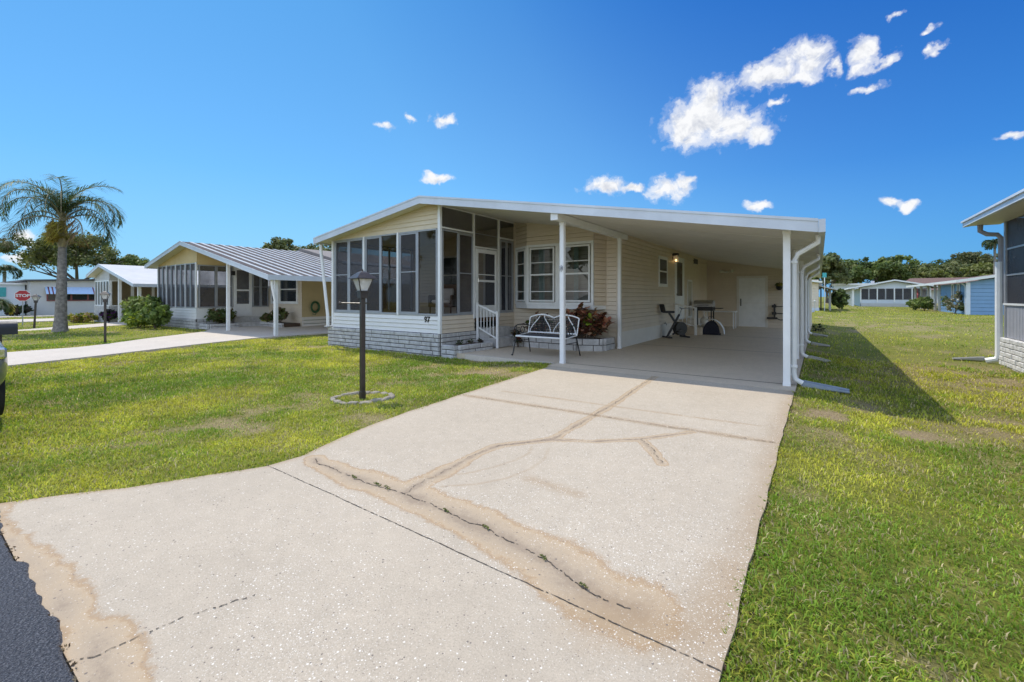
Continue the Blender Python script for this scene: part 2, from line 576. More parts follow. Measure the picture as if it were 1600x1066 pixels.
class Wall:
    """local frame on a vertical wall: s along p0->p1, z up, n outwards (to the right of p0->p1)"""
    def __init__(self, p0, p1):
        self.p0 = Vector((p0[0], p0[1], 0))
        d = Vector((p1[0] - p0[0], p1[1] - p0[1], 0))
        self.L = d.length
        self.d = d.normalized()
        self.n = Vector((self.d.y, -self.d.x, 0))

    def pt(self, s, z, n=0):
        p = self.p0 + self.d * s + self.n * n
        return (p.x, p.y, z)

    def box(self, mb, s0, s1, z0, z1, n0, n1):
        mb.hexa([self.pt(s0, z0, n1), self.pt(s1, z0, n1), self.pt(s1, z0, n0), self.pt(s0, z0, n0),
                 self.pt(s0, z1, n1), self.pt(s1, z1, n1), self.pt(s1, z1, n0), self.pt(s0, z1, n0)])

    def frame(self, mb, s0, s1, z0, z1, w, n0, n1, wb=None):
        wb = w if wb is None else wb
        self.box(mb, s0, s0 + w, z0, z1, n0, n1)
        self.box(mb, s1 - w, s1, z0, z1, n0, n1)
        self.box(mb, s0 + w, s1 - w, z1 - w, z1, n0, n1)
        self.box(mb, s0 + w, s1 - w, z0, z0 + wb, n0, n1)

    def pane(self, mb, s0, s1, z0, z1, n):
        mb.poly([self.pt(s0, z0, n), self.pt(s1, z0, n), self.pt(s1, z1, n), self.pt(s0, z1, n)])

    def lap(self, mb, s0, s1, z0, ztop, course=.115, depth=.022, z0fix=None):
        """lap boards; ztop is a list of (s,z) knots of the (concave down) upper outline"""
        zmax = max(z for _, z in ztop)
        lines = []
        for (a, za), (b, zb) in zip(ztop[:-1], ztop[1:]):
            m = (zb - za) / (b - a)
            lines.append((m, za - m * a))
        z = z0
        while z < zmax - 1e-4:
            zt = min(z + course, zmax)
            pg = [(s0, z), (s1, z), (s1, zt), (s0, zt)]
            for m, c in lines:
                out = []
                for i in range(len(pg)):
                    p, q = pg[i], pg[(i + 1) % len(pg)]
                    fp = m * p[0] + c - p[1]
                    fq = m * q[0] + c - q[1]
                    if fp >= 0:
                        out.append(p)
                    if fp * fq < 0:
                        k = fp / (fp - fq)
                        out.append((p[0] + (q[0] - p[0]) * k, p[1] + (q[1] - p[1]) * k))
                pg = out
                if len(pg) < 3:
                    break
            if len(pg) >= 3:
                def off(zz):
                    return depth * (1 - (zz - z) / course)
                if pg == [(s0, z), (s1, z), (s1, zt), (s0, zt)] and zt - z > course * .95:
                    zk = z + course * .90
                    mb.poly([self.pt(s0, z, depth + .002), self.pt(s1, z, depth + .002), self.pt(s1, zk, .004), self.pt(s0, zk, .004)])
                    mb.poly([self.pt(s0, zk, .004), self.pt(s1, zk, .004), self.pt(s1, zt, -.012), self.pt(s0, zt, -.012)])
                else:
                    mb.poly([self.pt(s, zz, off(zz) + .002) for s, zz in pg])
                bs = sorted(s for s, zz in pg if abs(zz - z) < 1e-5)
                if len(bs) >= 2:
                    a, b = bs[0], bs[-1]
                    mb.poly([self.pt(a, z, -.012), self.pt(b, z, -.012), self.pt(b, z, depth + .002), self.pt(a, z, depth + .002)])
            z += course
        return mb

    def blocks(self, mb, s0, s1, z0, z1, rows, length=.42, thick=.09, gap=.018, rough=.009):
        h = (z1 - z0) / rows
        for r in range(rows):
            s = s0 - (length * .5 if r % 2 else 0) - random.random() * .1
            while s < s1:
                L = length * random.uniform(.72, 1.25)
                a, b = max(s, s0), min(s + L, s1)
                if b - a > .04:
                    za, zb = z0 + r * h + gap / 2, z0 + (r + 1) * h - gap / 2
                    n = thick + random.uniform(-rough, rough)
                    i = .010
                    a2, b2 = a + gap / 2, b - gap / 2
                    P = self.pt
                    j = lambda: random.uniform(-.003, .003)
                    c = [P(a2, za, n - i), P(b2, za, n - i), P(b2, za, n - thick + .005), P(a2, za, n - thick + .005),
                         P(a2, zb, n - i), P(b2, zb, n - i), P(b2, zb, n - thick + .005), P(a2, zb, n - thick + .005)]
                    mb.hexa(c)
                    o = [P(a2 + i, za + i, n + j()), P(b2 - i, za + i, n + j()), P(b2 - i, zb - i, n + j()), P(a2 + i, zb - i, n + j())]
                    f = [c[0], c[1], c[5], c[4]]
                    k0 = len(mb.v)
                    mb.v += [tuple(x) for x in f] + [tuple(x) for x in o]
                    for q in range(4):
                        w = (q + 1) % 4
                        mb.f.append((k0 + q, k0 + w, k0 + 4 + w, k0 + 4 + q))
                    mb.f.append((k0 + 4, k0 + 5, k0 + 6, k0 + 7))
                s += L
        return mb


def text_mesh(txt, size, depth, mat, name, parent, mtx, bold=0.0):
    cu = bpy.data.curves.new(name, 'FONT')
    cu.body = txt
    cu.size = size
    cu.extrude = depth
    cu.offset = bold
    cu.align_x = 'CENTER'
    cu.align_y = 'CENTER'
    tmp = bpy.data.objects.new('tmp_text', cu)
    col.objects.link(tmp)
    dg = bpy.context.evaluated_depsgraph_get()
    me = bpy.data.meshes.new_from_object(tmp.evaluated_get(dg))
    bpy.data.objects.remove(tmp)
    me.transform(mtx)
    me.materials.clear()
    me.materials.append(mat)
    me.name = name
    o = bpy.data.objects.new(name, me)
    col.objects.link(o)
    if parent:
        o.parent = parent
        o.matrix_parent_inverse = Matrix.Translation(-Vector(parent_loc(parent)))
    return o


def np_mesh(name, verts, quads, mat, parent=None, tint=None, smooth=False):
    """verts (n,3); quads (m,4); tint (m,3) per face or (n,3) per vertex"""
    verts = np.ascontiguousarray(verts, dtype=np.float32)
    quads = np.ascontiguousarray(quads, dtype=np.int32)
    me = bpy.data.meshes.new(name)
    me.vertices.add(len(verts))
    me.vertices.foreach_set('co', verts.ravel())
    me.loops.add(quads.size)
    me.loops.foreach_set('vertex_index', quads.ravel())
    me.polygons.add(len(quads))
    k = quads.shape[1]
    me.polygons.foreach_set('loop_start', np.arange(0, quads.size, k, dtype=np.int32))
    try:
        me.polygons.foreach_set('loop_total', np.full(len(quads), k, dtype=np.int32))
    except Exception:
        pass
    me.update(calc_edges=True)
    if smooth:
        me.polygons.foreach_set('use_smooth', np.ones(len(quads), dtype=bool))
    if tint is not None:
        if len(tint) == len(verts):
            at = me.attributes.new('tint', 'FLOAT_COLOR', 'POINT')
        else:
            at = me.attributes.new('tint', 'FLOAT_COLOR', 'FACE')
        c = np.ones((len(tint), 4), dtype=np.float32)
        c[:, :3] = tint
        at.data.foreach_set('color', c.ravel())
    me.materials.append(mat)
    o = bpy.data.objects.new(name, me)
    col.objects.link(o)
    if parent:
        o.parent = parent
        o.matrix_parent_inverse = Matrix.Translation(-Vector(parent_loc(parent)))
    return o


def vnoise(x, y, seed=0):
    """smooth 2-D value noise, 0..1"""
    xi, yi = np.floor(x).astype(np.int64), np.floor(y).astype(np.int64)
    fx, fy = x - xi, y - yi
    fx, fy = fx * fx * (3 - 2 * fx), fy * fy * (3 - 2 * fy)

    def h(a, b):
        n = (a * 374761393 + b * 668265263 + seed * 1442695041) & 0x7fffffff
        n = ((n ^ (n >> 13)) * 1274126177) & 0x7fffffff
        n = n ^ (n >> 16)
        return (n & 0xffff) / 65535.0
    return (h(xi, yi) * (1 - fx) + h(xi + 1, yi) * fx) * (1 - fy) + (h(xi, yi + 1) * (1 - fx) + h(xi + 1, yi + 1) * fx) * fy


def fbm(x, y, s, seed=0, octv=4):
    a, t, r = 1.0, 0, 0
    for k in range(octv):
        r = r + a * vnoise(x * s * 2 ** k + 17.3 * k, y * s * 2 ** k - 9.1 * k, seed + k)
        t += a
        a *= .55
    return r / t


def sstep(a, b, x):
    t = np.clip((x - a) / (b - a), 0, 1)
    return t * t * (3 - 2 * t)


# ------------------------------------------------------------------ ground heights and zones
LEFT_EDGE = [(.38, -4.42), (.48, -4.36), (.72, -4.22), (1.0, -4.0), (1.44, -3.77), (1.76, -3.6), (2.07, -3.6), (2.77, -3.82),
             (3.57, -3.95), (4.81, -4.05), (7.03, -4.22), (7.45, -4.30)]
XR = -.29


def left_x(y):
    return np.interp(y, [p[0] for p in LEFT_EDGE], [p[1] for p in LEFT_EDGE])


DRIVE2 = [(-12.2, .42), (-13.7, 1.5), (-14.26, 3.16), (-15.14, 5.26), (-15.86, 7.4), (-15.86, 24), (-20.0, 24), (-20.0, 11.4), (-23.0, 11.4),
          (-23.0, 8.9), (-20.4, 7.53), (-18.65, 5.18), (-17.45, 3.86), (-17.04, 3.16), (-16.95, 1.87), (-18.2, .42)]
DRIVE3 = [(-27.2, .42), (-27.42, 2.91), (-30.2, 6.7), (-30.9, 7.9), (-30.9, 22), (-34.2, 22), (-34.2, 7.9), (-32.3, 6.1), (-29.6, 3.1), (-29.4, .42)]


def in_poly(x, y, poly):
    r = np.zeros(x.shape, dtype=bool)
    j = len(poly) - 1
    for i in range(len(poly)):
        xi, yi = poly[i]
        xj, yj = poly[j]
        if yi != yj:
            c = ((yi > y) != (yj > y)) & (x < (xj - xi) * (y - yi) / (yj - yi) + xi)
            r ^= c
        j = i
    return r


def ground_z(x, y):
    x, y = np.asarray(x, dtype=float), np.asarray(y, dtype=float)
    lx = left_x(np.clip(y, .4, 7.45))
    d = np.maximum(lx - x, x - XR)          # + outside the drive
    right = sstep(0, 1.3, x - XR)
    left = sstep(0, 2.2, lx - x)
    side = np.where(x > -2.3, right, left)
    base = -.018 - .112 * side
    base = np.where(d < -.05, -.16, base)
    near_road = 1 - sstep(.2, 2.2, y)
    base = base * (1 - near_road * .55)
    base = base - .20 * sstep(24, 38, -x)
    base = base + (fbm(x, y, .5, 5, 3) - .5) * .03 * np.where(d < .1, 0, 1)
    base = np.where(y < .42, -.17, base)
    return base


def dryness(x, y):
    """0 lush .. 1 bare, brown patches where the photograph has them"""
    a = fbm(x, y, .55, 3, 4)
    b = fbm(x, y, 2.2, 8, 3)
    r = sstep(.52, .74, a * .45 + b * .55) * .8
    # bare strip beside the slab edge and in front of the porch
    r = np.maximum(r, sstep(.35, .65, b) * np.exp(-((x - .4) / .9) ** 2 - ((y - 6.3) / 1.0) ** 2) * 1.4)
    r = np.maximum(r, sstep(.35, .6, b) * np.exp(-((x - 1.9) / 1.3) ** 2 - ((y - 7.2) / .8) ** 2))
    r = np.maximum(r, sstep(.3, .6, b) * np.exp(-((x + 5.0) / 1.3) ** 2 - ((y - 6.2) / .9) ** 2) * 1.0)
    r = np.maximum(r, sstep(.3, .6, b) * np.exp(-((x - 2.5) / 1.8) ** 2 - ((y - 11.5) / 2.2) ** 2) * .9)
    r = np.maximum(r, sstep(.3, .6, b) * np.exp(-((x - 2.7) / 3.8) ** 2 - ((y - 29) / 5) ** 2) * .75)
    r = np.maximum(r, sstep(.4, .7, b) * np.exp(-((x + 5.6) / 1.6) ** 2 - ((y - 5.0) / .9) ** 2) * .6)
    return np.clip(r, 0, 1)


# ------------------------------------------------------------------ ground sheet
def axis(stops):
    out = []
    for (a, b, st) in stops:
        out += list(np.arange(a, b - 1e-6, st))
    out.append(stops[-1][1])
    return np.array(out)


gx = axis([(-700, -100, 60), (-100, -50, 5), (-50, -16, 1), (-16, -5, .25), (-5, 2, .07), (2, 8, .25), (8, 30, 2), (30, 100, 10), (100, 700, 60)])
gy = axis([(-60, -8, 8), (-8, .2, 1.0), (.2, .5, .03), (.5, 9, .1), (9, 16, .3), (16, 50, 1.0), (50, 160, 10), (160, 1200, 80)])
GX, GY = np.meshgrid(gx, gy)
GZ = ground_z(GX, GY)
nx, ny = len(gx), len(gy)
idx = np.arange(nx * ny).reshape(ny, nx)
q = np.stack([idx[:-1, :-1], idx[:-1, 1:], idx[1:, 1:], idx[1:, :-1]], -1).reshape(-1, 4)
dry = dryness(GX, GY)
tint = np.stack([dry.ravel(), fbm(GX, GY, .8, 21, 3).ravel(), fbm(GX, GY, .12, 31, 3).ravel()], -1)
M_ground = bpy.data.materials.new('lawn_soil')
M_ground.use_nodes = True
t = NT(M_ground.node_tree)
p = M_ground.node_tree.nodes['Principled BSDF']
at = t.n('ShaderNodeAttribute', attribute_name='tint')
sp = t.n('ShaderNodeSeparateColor')
t.link(at.outputs['Color'], sp.inputs[0])
tc = t.n('ShaderNodeTexCoord').outputs['Object']
nfine = t.noise(tc, 45, 8, .75)
nmid = t.noise(tc, 5, 6, .65)
nbig = t.noise(tc, .22, 5, .6)
green = t.ramp(nfine, [(.34, (.06, .065, .018)), (.54, (.22, .23, .04)), (.72, (.48, .44, .12))])
green2 = t.ramp(nmid, [(.3, (.62, .72, .6)), (.7, (1.25, 1.15, 1.1))])
green = t.mix(1.0, green, green2, 'MULTIPLY')
green = t.mix(t.ramp(nbig, [(.42, 0), (.66, .45)]), green, (.27, .29, .055))
brown = t.ramp(nfine, [(.3, (.12, .085, .05)), (.5, (.34, .25, .15)), (.7, (.58, .46, .30))])
gcol = t.mix(t.math('MULTIPLY', sp.outputs[0], .9), green, brown)
t.link(gcol, p.inputs['Base Color'])
p.inputs['Roughness'].default_value = .95
p.inputs['Specular IOR Level'].default_value = .15
b = t.n('ShaderNodeBump')
b.inputs['Strength'].default_value = .9
b.inputs['Distance'].default_value = .03
t.link(nfine, b.inputs['Height'])
t.link(b.outputs[0], p.inputs['Normal'])
ground = np_mesh('ground', np.stack([GX.ravel(), GY.ravel(), GZ.ravel()], -1), q, M_ground, tint=tint, smooth=True)
tag(ground, kind='structure')

# ------------------------------------------------------------------ road
M_asph = bpy.data.materials.new('asphalt')
M_asph.use_nodes = True
t = NT(M_asph.node_tree)
p = M_asph.node_tree.nodes['Principled BSDF']
tc = t.n('ShaderNodeTexCoord').outputs['Object']
n_a = t.noise(tc, 160, 4, .8)
vor = t.n('ShaderNodeTexVoronoi')
vor.inputs['Scale'].default_value = 75
t.link(tc, vor.inputs['Vector'])
ca = t.ramp(n_a, [(.35, (.035, .036, .045)), (.5, (.11, .112, .13)), (.63, (.36, .36, .38))])
ca = t.mix(t.ramp(t.noise(tc, 3, 5), [(.4, 0), (.7, .35)]), ca, (.13, .13, .145))
t.link(ca, p.inputs['Base Color'])
p.inputs['Roughness'].default_value = .62
b = t.n('ShaderNodeBump')
b.inputs['Strength'].default_value = 1.0
b.inputs['Distance'].default_value = .022
t.link(t.math('ADD', vor.outputs['Distance'], n_a), b.inputs['Height'])
t.link(b.outputs[0], p.inputs['Normal'])
rx = np.concatenate([np.arange(-140, -8, 4), np.arange(-8, 4, .025), np.arange(4, 80, 4)])
edge = np.maximum(.396, .405 + (fbm(rx, rx * 0, 4.0, 41, 6) - .5) * .13)
edge = np.where((rx < -4.4) | (rx > -.29), edge + .02, edge)
mb = MB()
rv = []
for x, e in zip(rx, edge):
    rv += [(x, e, -.004), (x, e - .012, .011), (x, -3, .035), (x, -6.4, .0)]
rv = np.array(rv)
qi = []
for i in range(len(rx) - 1):
    for k in range(3):
        a = i * 4 + k
        qi.append((a + 1, a + 5, a + 4, a))
road = np_mesh('road', rv, np.array(qi), M_asph)
tag(road, kind='structure')

# ------------------------------------------------------------------ driveway slab
CR_A = [(-3.45, 2.08), (-3.35, 2.04), (-2.8, 2.03), (-2.35, 2.06), (-1.91, 2.04), (-1.59, 2.02), (-1.16, 1.96), (-.88, 1.87), (-.66, 1.86)]
CR_B = [(-2.35, 2.06), (-2.36, 2.45), (-2.40, 2.88), (-2.38, 3.19), (-2.07, 3.66), (-2.10, 4.6), (-2.12, 5.31), (-2.22, 6.73), (-2.26, 7.49)]
CR_C = [(-2.38, 3.19), (-2.2, 3.45), (-2.07, 3.62), (-1.73, 3.79), (-1.39, 4.11), (-1.2, 4.39), (-1.04, 4.62)]
CR_D = [(-1.39, 4.11), (-1.24, 3.92), (-1.04, 3.61)]
J1 = [(-3.95, 4.57), (-.33, 4.73)]
J0 = [(-3.62, 1.77), (-.29, 1.73)]
J2 = [(-3.7, 5.06), (-.5, 5.24)]
CR_E = [(-2.32, .36), (-2.23, .46), (-2.17, .80), (-2.09, .97)]
EDGE_L = [(-4.3, .42), (-3.6, .42), (-3.1, .47), (-2.6, .46), (-2.37, .49), (-2.0, .44)]


def poly_dist(x, y, pl):
    d = np.full(x.shape, 9.0)
    for (ax, ay), (bx, by) in zip(pl[:-1], pl[1:]):
        vx, vy = bx - ax, by - ay
        tt = np.clip(((x - ax) * vx + (y - ay) * vy) / (vx * vx + vy * vy), 0, 1)
        d = np.minimum(d, np.hypot(x - ax - tt * vx, y - ay - tt * vy))
    return d


uu = np.linspace(0, 1, 150)
yy = np.concatenate([np.arange(.40, 3.0, .02), np.arange(3.0, 7.46, .035), [7.46]])
U, Y = np.meshgrid(uu, yy)
X = left_x(Y) + (XR - left_x(Y)) * U
X = X + (fbm(X * 0, Y, 3.0, 77, 3) - .5) * .03 * (np.abs(U - .5) * 2) ** 8
wA = .085 + .075 * sstep(-3.4, -2.6, X) + .05 * sstep(-1.6, -.9, X)
dA = poly_dist(X, Y, CR_A) + (fbm(X, Y, 5, 60, 3) - .5) * .10
s_band = np.minimum.reduce([
    dA / wA,
    (poly_dist(X, Y, CR_B) + (fbm(X, Y, 6, 61, 3) - .5) * .05) / (.055 + .05 * sstep(3, 2.2, Y)),
    (poly_dist(X, Y, CR_C) + (fbm(X, Y, 6, 62, 3) - .5) * .05) / .045,
    .25 + (np.hypot((poly_dist(X, Y, EDGE_L)), 0) + (fbm(X, Y, 4, 64, 3) - .5) * .14 + .05 * (X < -3.7)) / .13,
    (poly_dist(X, Y, CR_D) + (fbm(X, Y, 6, 63, 3) - .5) * .05) / .055])
s_soft = np.minimum.reduce([
    (poly_dist(X, Y, J1) + (fbm(X, Y, 5, 68, 3) - .5) * .05) / .085, .2 + (poly_dist(X, Y, J2) + (fbm(X, Y, 5, 69, 3) - .5) * .05) / .05,
    .42 + poly_dist(X, Y, [(-2.45, 2.30), (-2.30, 2.42), (-2.18, 2.60), (-2.10, 2.80), (-2.05, 3.0), (-2.05, 3.2), (-2.12, 3.36)]) / .03,
    .42 + poly_dist(X, Y, [(-2.2, 2.28), (-2.02, 2.45), (-1.9, 2.66), (-1.85, 2.9), (-1.87, 3.15), (-1.97, 3.4)]) / .03,
    .35 + poly_dist(X, Y, [(-1.75, 2.75), (-1.35, 2.72)]) / .12,
    (XR - X + .12 * fbm(X, Y, 2, 65, 3)) / .22, (X - left_x(Y) + .05 * fbm(X, Y, 2, 66, 3)) / .09,
    (poly_dist(X, Y, [(-.75, 1.75), (-.35, 1.9), (-.33, 2.4)]) + (fbm(X, Y, 4, 67) - .5) * .1) / .22])
shell = fbm(X, Y, 1.1, 90, 4)
shell = shell + .35 * np.exp(-((Y - 2.1) / .55) ** 2) * sstep(-1.7, -.9, X) + .25 * np.exp(-((poly_dist(X, Y, CR_A) - .22) / .07) ** 2)
ZZ = (fbm(X, Y, .8, 70, 3) - .5) * .012 - .010 * np.exp(-(poly_dist(X, Y, CR_A) / .12) ** 2)
ZZ = ZZ - .010 * np.exp(-(poly_dist(X, Y, J1) / .02) ** 2)
ny2, nx2 = X.shape
idx = np.arange(nx2 * ny2).reshape(ny2, nx2)
q = np.stack([idx[:-1, :-1], idx[:-1, 1:], idx[1:, 1:], idx[1:, :-1]], -1).reshape(-1, 4)
V = np.stack([X.ravel(), Y.ravel(), ZZ.ravel()], -1)
# skirt of the slab
ring = list(idx[0, :]) + list(idx[1:, -1]) + list(idx[-1, -2::-1]) + list(idx[-2:0:-1, 0])
low = V[ring].copy()
low[:, 2] = -.13
base_n = len(V)
V = np.vstack([V, low])
rq = [(ring[k], ring[(k + 1) % len(ring)], base_n + (k + 1) % len(ring), base_n + k) for k in range(len(ring))]
rq = [(a, d, c, b_) for (a, b_, c, d) in rq]
q = np.vstack([q, np.array(rq)])
tt = np.stack([np.clip(s_band / 2, 0, 1).ravel(), np.clip(s_soft / 2, 0, 1).ravel(), np.clip(shell, 0, 1).ravel()], -1)
tt = np.vstack([tt, np.tile([[1, .2, .3]], (len(low), 1))])


def concrete_mat(name, tone=(.475, .40, .305), detail=True, shells=1.0):
    m = bpy.data.materials.new(name)
    m.use_nodes = True
    t = NT(m.node_tree)
    p = m.node_tree.nodes['Principled BSDF']
    tc = t.n('ShaderNodeTexCoord').outputs['Object']
    big = t.noise(tc, 1.1, 6, .6)
    mid = t.noise(tc, 9, 6, .65)
    fine = t.noise(tc, 130, 4, .75)
    c = t.ramp(big, [(.3, tuple(x * .88 for x in tone)), (.7, tuple(min(1, x * 1.08) for x in tone))])
    c = t.mix(.5, c, t.ramp(mid, [(.3, tuple(x * .86 for x in tone)), (.7, tuple(min(1, x * 1.10) for x in tone))]))
    c = t.mix(.75, c, t.mix(1.0, c, t.ramp(fine, [(.3, .68), (.5, 1.0), (.75, 1.22)]), 'MULTIPLY'))
    if detail:
        at = t.n('ShaderNodeAttribute', attribute_name='tint')
        sp = t.n('ShaderNodeSeparateColor')
        t.link(at.outputs['Color'], sp.inputs[0])
        wob = t.math('MULTIPLY', t.math('SUBTRACT', t.noise(tc, 22, 9, .78), .5), .55)
        s1 = t.math('ADD', sp.outputs[0], wob)
        s2 = t.math('ADD', sp.outputs[1], t.math('MULTIPLY', wob, .9))
        # worn band along the cracks: smooth tan middle, dirtier rim
        inside = t.ramp(s1, [(0, .85), (.36, .72), (.46, .92), (.52, .35), (.58, 0)])
        bandc = t.ramp(s1, [(0.02, (.30, .225, .155)), (.16, (.40, .305, .205)), (.40, (.46, .335, .205)), (.50, (.34, .215, .11))])
        c = t.mix(inside, c, bandc)
        soft = t.ramp(s2, [(0, .70), (.26, .42), (.45, .14), (.62, 0)])
        c = t.mix(soft, c, (.34, .235, .135))
    # shell fragments
    for sc, thr, colr, amt in ((170, .22, (.74, .69, .60), .62), (95, .10, (.80, .75, .66), .85), (130, .10, (.25, .20, .16), .8), (75, .035, (.15, .125, .11), .85)):
        vo = t.n('ShaderNodeTexVoronoi')
        vo.inputs['Scale'].default_value = sc
        mp = t.vmath('ADD', tc, (sc * .37, sc * .11, 0)).outputs[0]
        # squash every fragment a little differently
        wv = t.vmath('ADD', mp, t.vmath('SCALE', t.n('ShaderNodeTexNoise', in_Scale=sc * .6).outputs['Color'], scale=.010).outputs[0]).outputs[0]
        t.link(wv, vo.inputs['Vector'])
        sc2 = t.n('ShaderNodeSeparateColor')
        t.link(vo.outputs['Color'], sc2.inputs[0])
        lim = thr
        if detail and colr[0] > .5:
            lim = t.math('MULTIPLY', t.ramp(sp.outputs[2], [(.3, .35), (.55, .85), (.8, 2.4)]), thr * shells)
        elif colr[0] > .5:
            lim = thr * shells
        pick = t.math('LESS_THAN', sc2.outputs[0], lim)
        size = t.math('ADD', t.math('MULTIPLY', sc2.outputs[1], .30), .12)
        near = t.math('LESS_THAN', vo.outputs['Distance'], size)
        k = t.math('MULTIPLY', t.math('MULTIPLY', pick, near), amt)
        if detail and colr[0] > .5:
            k = t.math('MULTIPLY', k, t.ramp(s1, [(.05, .25), (.5, 1)]))
        c = t.mix(k, c, colr)
    t.link(c, p.inputs['Base Color'])
    p.inputs['Roughness'].default_value = .8
    p.inputs['Specular IOR Level'].default_value = .35
    b = t.n('ShaderNodeBump')
    b.inputs['Strength'].default_value = .55
    b.inputs['Distance'].default_value = .004
    t.link(t.math('ADD', fine, t.math('MULTIPLY', mid, .8)), b.inputs['Height'])
    t.link(b.outputs[0], p.inputs['Normal'])
    return m


M_drive = concrete_mat('shell_concrete')
M_conc = concrete_mat('smooth_concrete', (.57, .475, .355), detail=False, shells=.15)
M_conc2 = concrete_mat('neighbour_concrete', (.58, .51, .43), detail=False, shells=.3)
drive = np_mesh('driveway', V, q, M_drive, tint=tt, smooth=True)
drive.data.set_sharp_from_angle(angle=math.radians(50))
tag(drive, kind='structure')

# cracks and joints: thin dirt-filled lines lying on the slab, with their jagged outline
M_crack = pmat('crack_dirt', (.10, .08, .06), .95, var=.5, scale=60)


def crack(name, pl, w, jag=.012, step=.02, gaps=.0, dz=.003, seed=1):
    rr = random.Random(seed)
    pts = []
    for (ax, ay), (bx, by) in zip(pl[:-1], pl[1:]):
        L = math.hypot(bx - ax, by - ay)
        n = max(2, int(L / step))
        for i in range(n):
            pts.append((ax + (bx - ax) * i / n, ay + (by - ay) * i / n))
    pts.append(pl[-1])
    mb = MB()
    off = 0
    prev = None
    for i, (x, y) in enumerate(pts):
        a = pts[max(0, i - 1)]
        c = pts[min(len(pts) - 1, i + 1)]
        dx, dy = c[0] - a[0], c[1] - a[1]
        L = math.hypot(dx, dy) or 1
        nx_, ny_ = -dy / L, dx / L
        off = off * .85 + rr.uniform(-1, 1) * jag * .5
        ww = w * rr.uniform(.35, 1.3) / 2
        z = zslab(x + nx_ * off, y + ny_ * off) + dz
        l = (x + nx_ * (off + ww), y + ny_ * (off + ww), z)
        r = (x + nx_ * (off - ww), y + ny_ * (off - ww), z)
        if prev and rr.random() > gaps:
            mb.poly([prev[1], r, l, prev[0]])
        prev = (l, r)
    o = mb.build(name, M_crack, drive)
    return o


def zslab(x, y):
    xa, ya = np.array([x]), np.array([y])
    z = (fbm(xa, ya, .8, 70, 3) - .5) * .012 - .010 * np.exp(-(poly_dist(xa, ya, CR_A) / .12) ** 2)
    return float(z[0])


crack('crack', CR_A, .007, .012, .012, .22, seed=2)
crack('crack', CR_B[:6], .004, .02, .012, .35, seed=3)
crack('crack', CR_B[5:], .006, .02, .015, .3, seed=4)
crack('crack', CR_C, .004, .02, .012, .35, seed=5)
crack('crack', CR_D, .007, .02, .012, .3, seed=6)
crack('crack', CR_E, .005, .010, .010, .35, seed=7)
crack('joint', J0, .0055, .003, .012, .06, seed=8)
crack('joint', J1, .009, .006, .015, .15, seed=9)

# carport slab, patio slab, neighbour drives
mb = MB()
mb.prism([(-4.35, 7.47), (-.28, 7.47), (-.28, 26.8), (-4.35, 26.8)], -.12, .002)
cp = mb.build('carport_slab', M_conc)
tag(cp, kind='structure')
mb = MB()
for yj in (7.9, 12.2, 16.4):
    mb.prism([(-4.33, yj), (-.30, yj + .02), (-.30, yj + .055), (-4.33, yj + .030)], .0035, .0045)
j = mb.build('joint', pmat('joint_tar', (.14, .12, .10), .9), cp)  # dark tar filling the slab joints
mb = MB()
mb.prism([(-7.3, 7.87), (-4.36, 7.87), (-4.36, 11.0), (-7.3, 11.0)], -.12, -.004)
tag(mb.build('patio_slab', M_conc), kind='structure')
mb = MB()
mb.prism([(-6.75, 7.78), (-4.42, 7.78), (-4.42, 7.868), (-6.75, 7.868)], -.14, .0)
tag(mb.build('patio_kerb', M_conc2), kind='structure')


def slab_poly(name, poly, z, mat):
    bm = bmesh.new()
    vs = [bm.verts.new((x, y, z(x, y))) for x, y in poly]
    f = bm.faces.new(vs)
    bmesh.ops.triangulate(bm, faces=[f])
    ex = bmesh.ops.extrude_face_region(bm, geom=list(bm.faces))
    for g in ex['geom']:
        if isinstance(g, bmesh.types.BMVert):
            g.co.z -= .12
    bmesh.ops.recalc_face_normals(bm, faces=bm.faces)
    me = bpy.data.meshes.new(name)
    bm.to_mesh(me)
    bm.free()
    me.materials.append(mat)
    o = bpy.data.objects.new(name, me)
    col.objects.link(o)
    return tag(o, kind='structure')


slab_poly('neighbour_driveway', DRIVE2, lambda x, y: -.075, M_conc2)
slab_poly('far_driveway', DRIVE3, lambda x, y: -.19, M_conc2)
slab_poly('cross_street', [(-41.5, .42), (-41.5, 26), (-46.2, 26), (-46.2, .42)], lambda x, y: -.27, M_conc2)
slab_poly('far_path', [(-52, 4), (-52, 9), (-54, 9), (-54, 4)], lambda x, y: -.28, M_conc2)

# ------------------------------------------------------------------ grass blades (stuff)
ROOFED = [(-12.05, -4.3, 7.75, 27), (-4.4, -.25, 7.4, 27), (3.2, 14, -8, 13.9), (-28.2, -15.8, 8.1, 30), (-40.8, -30.7, 8.1, 30)]


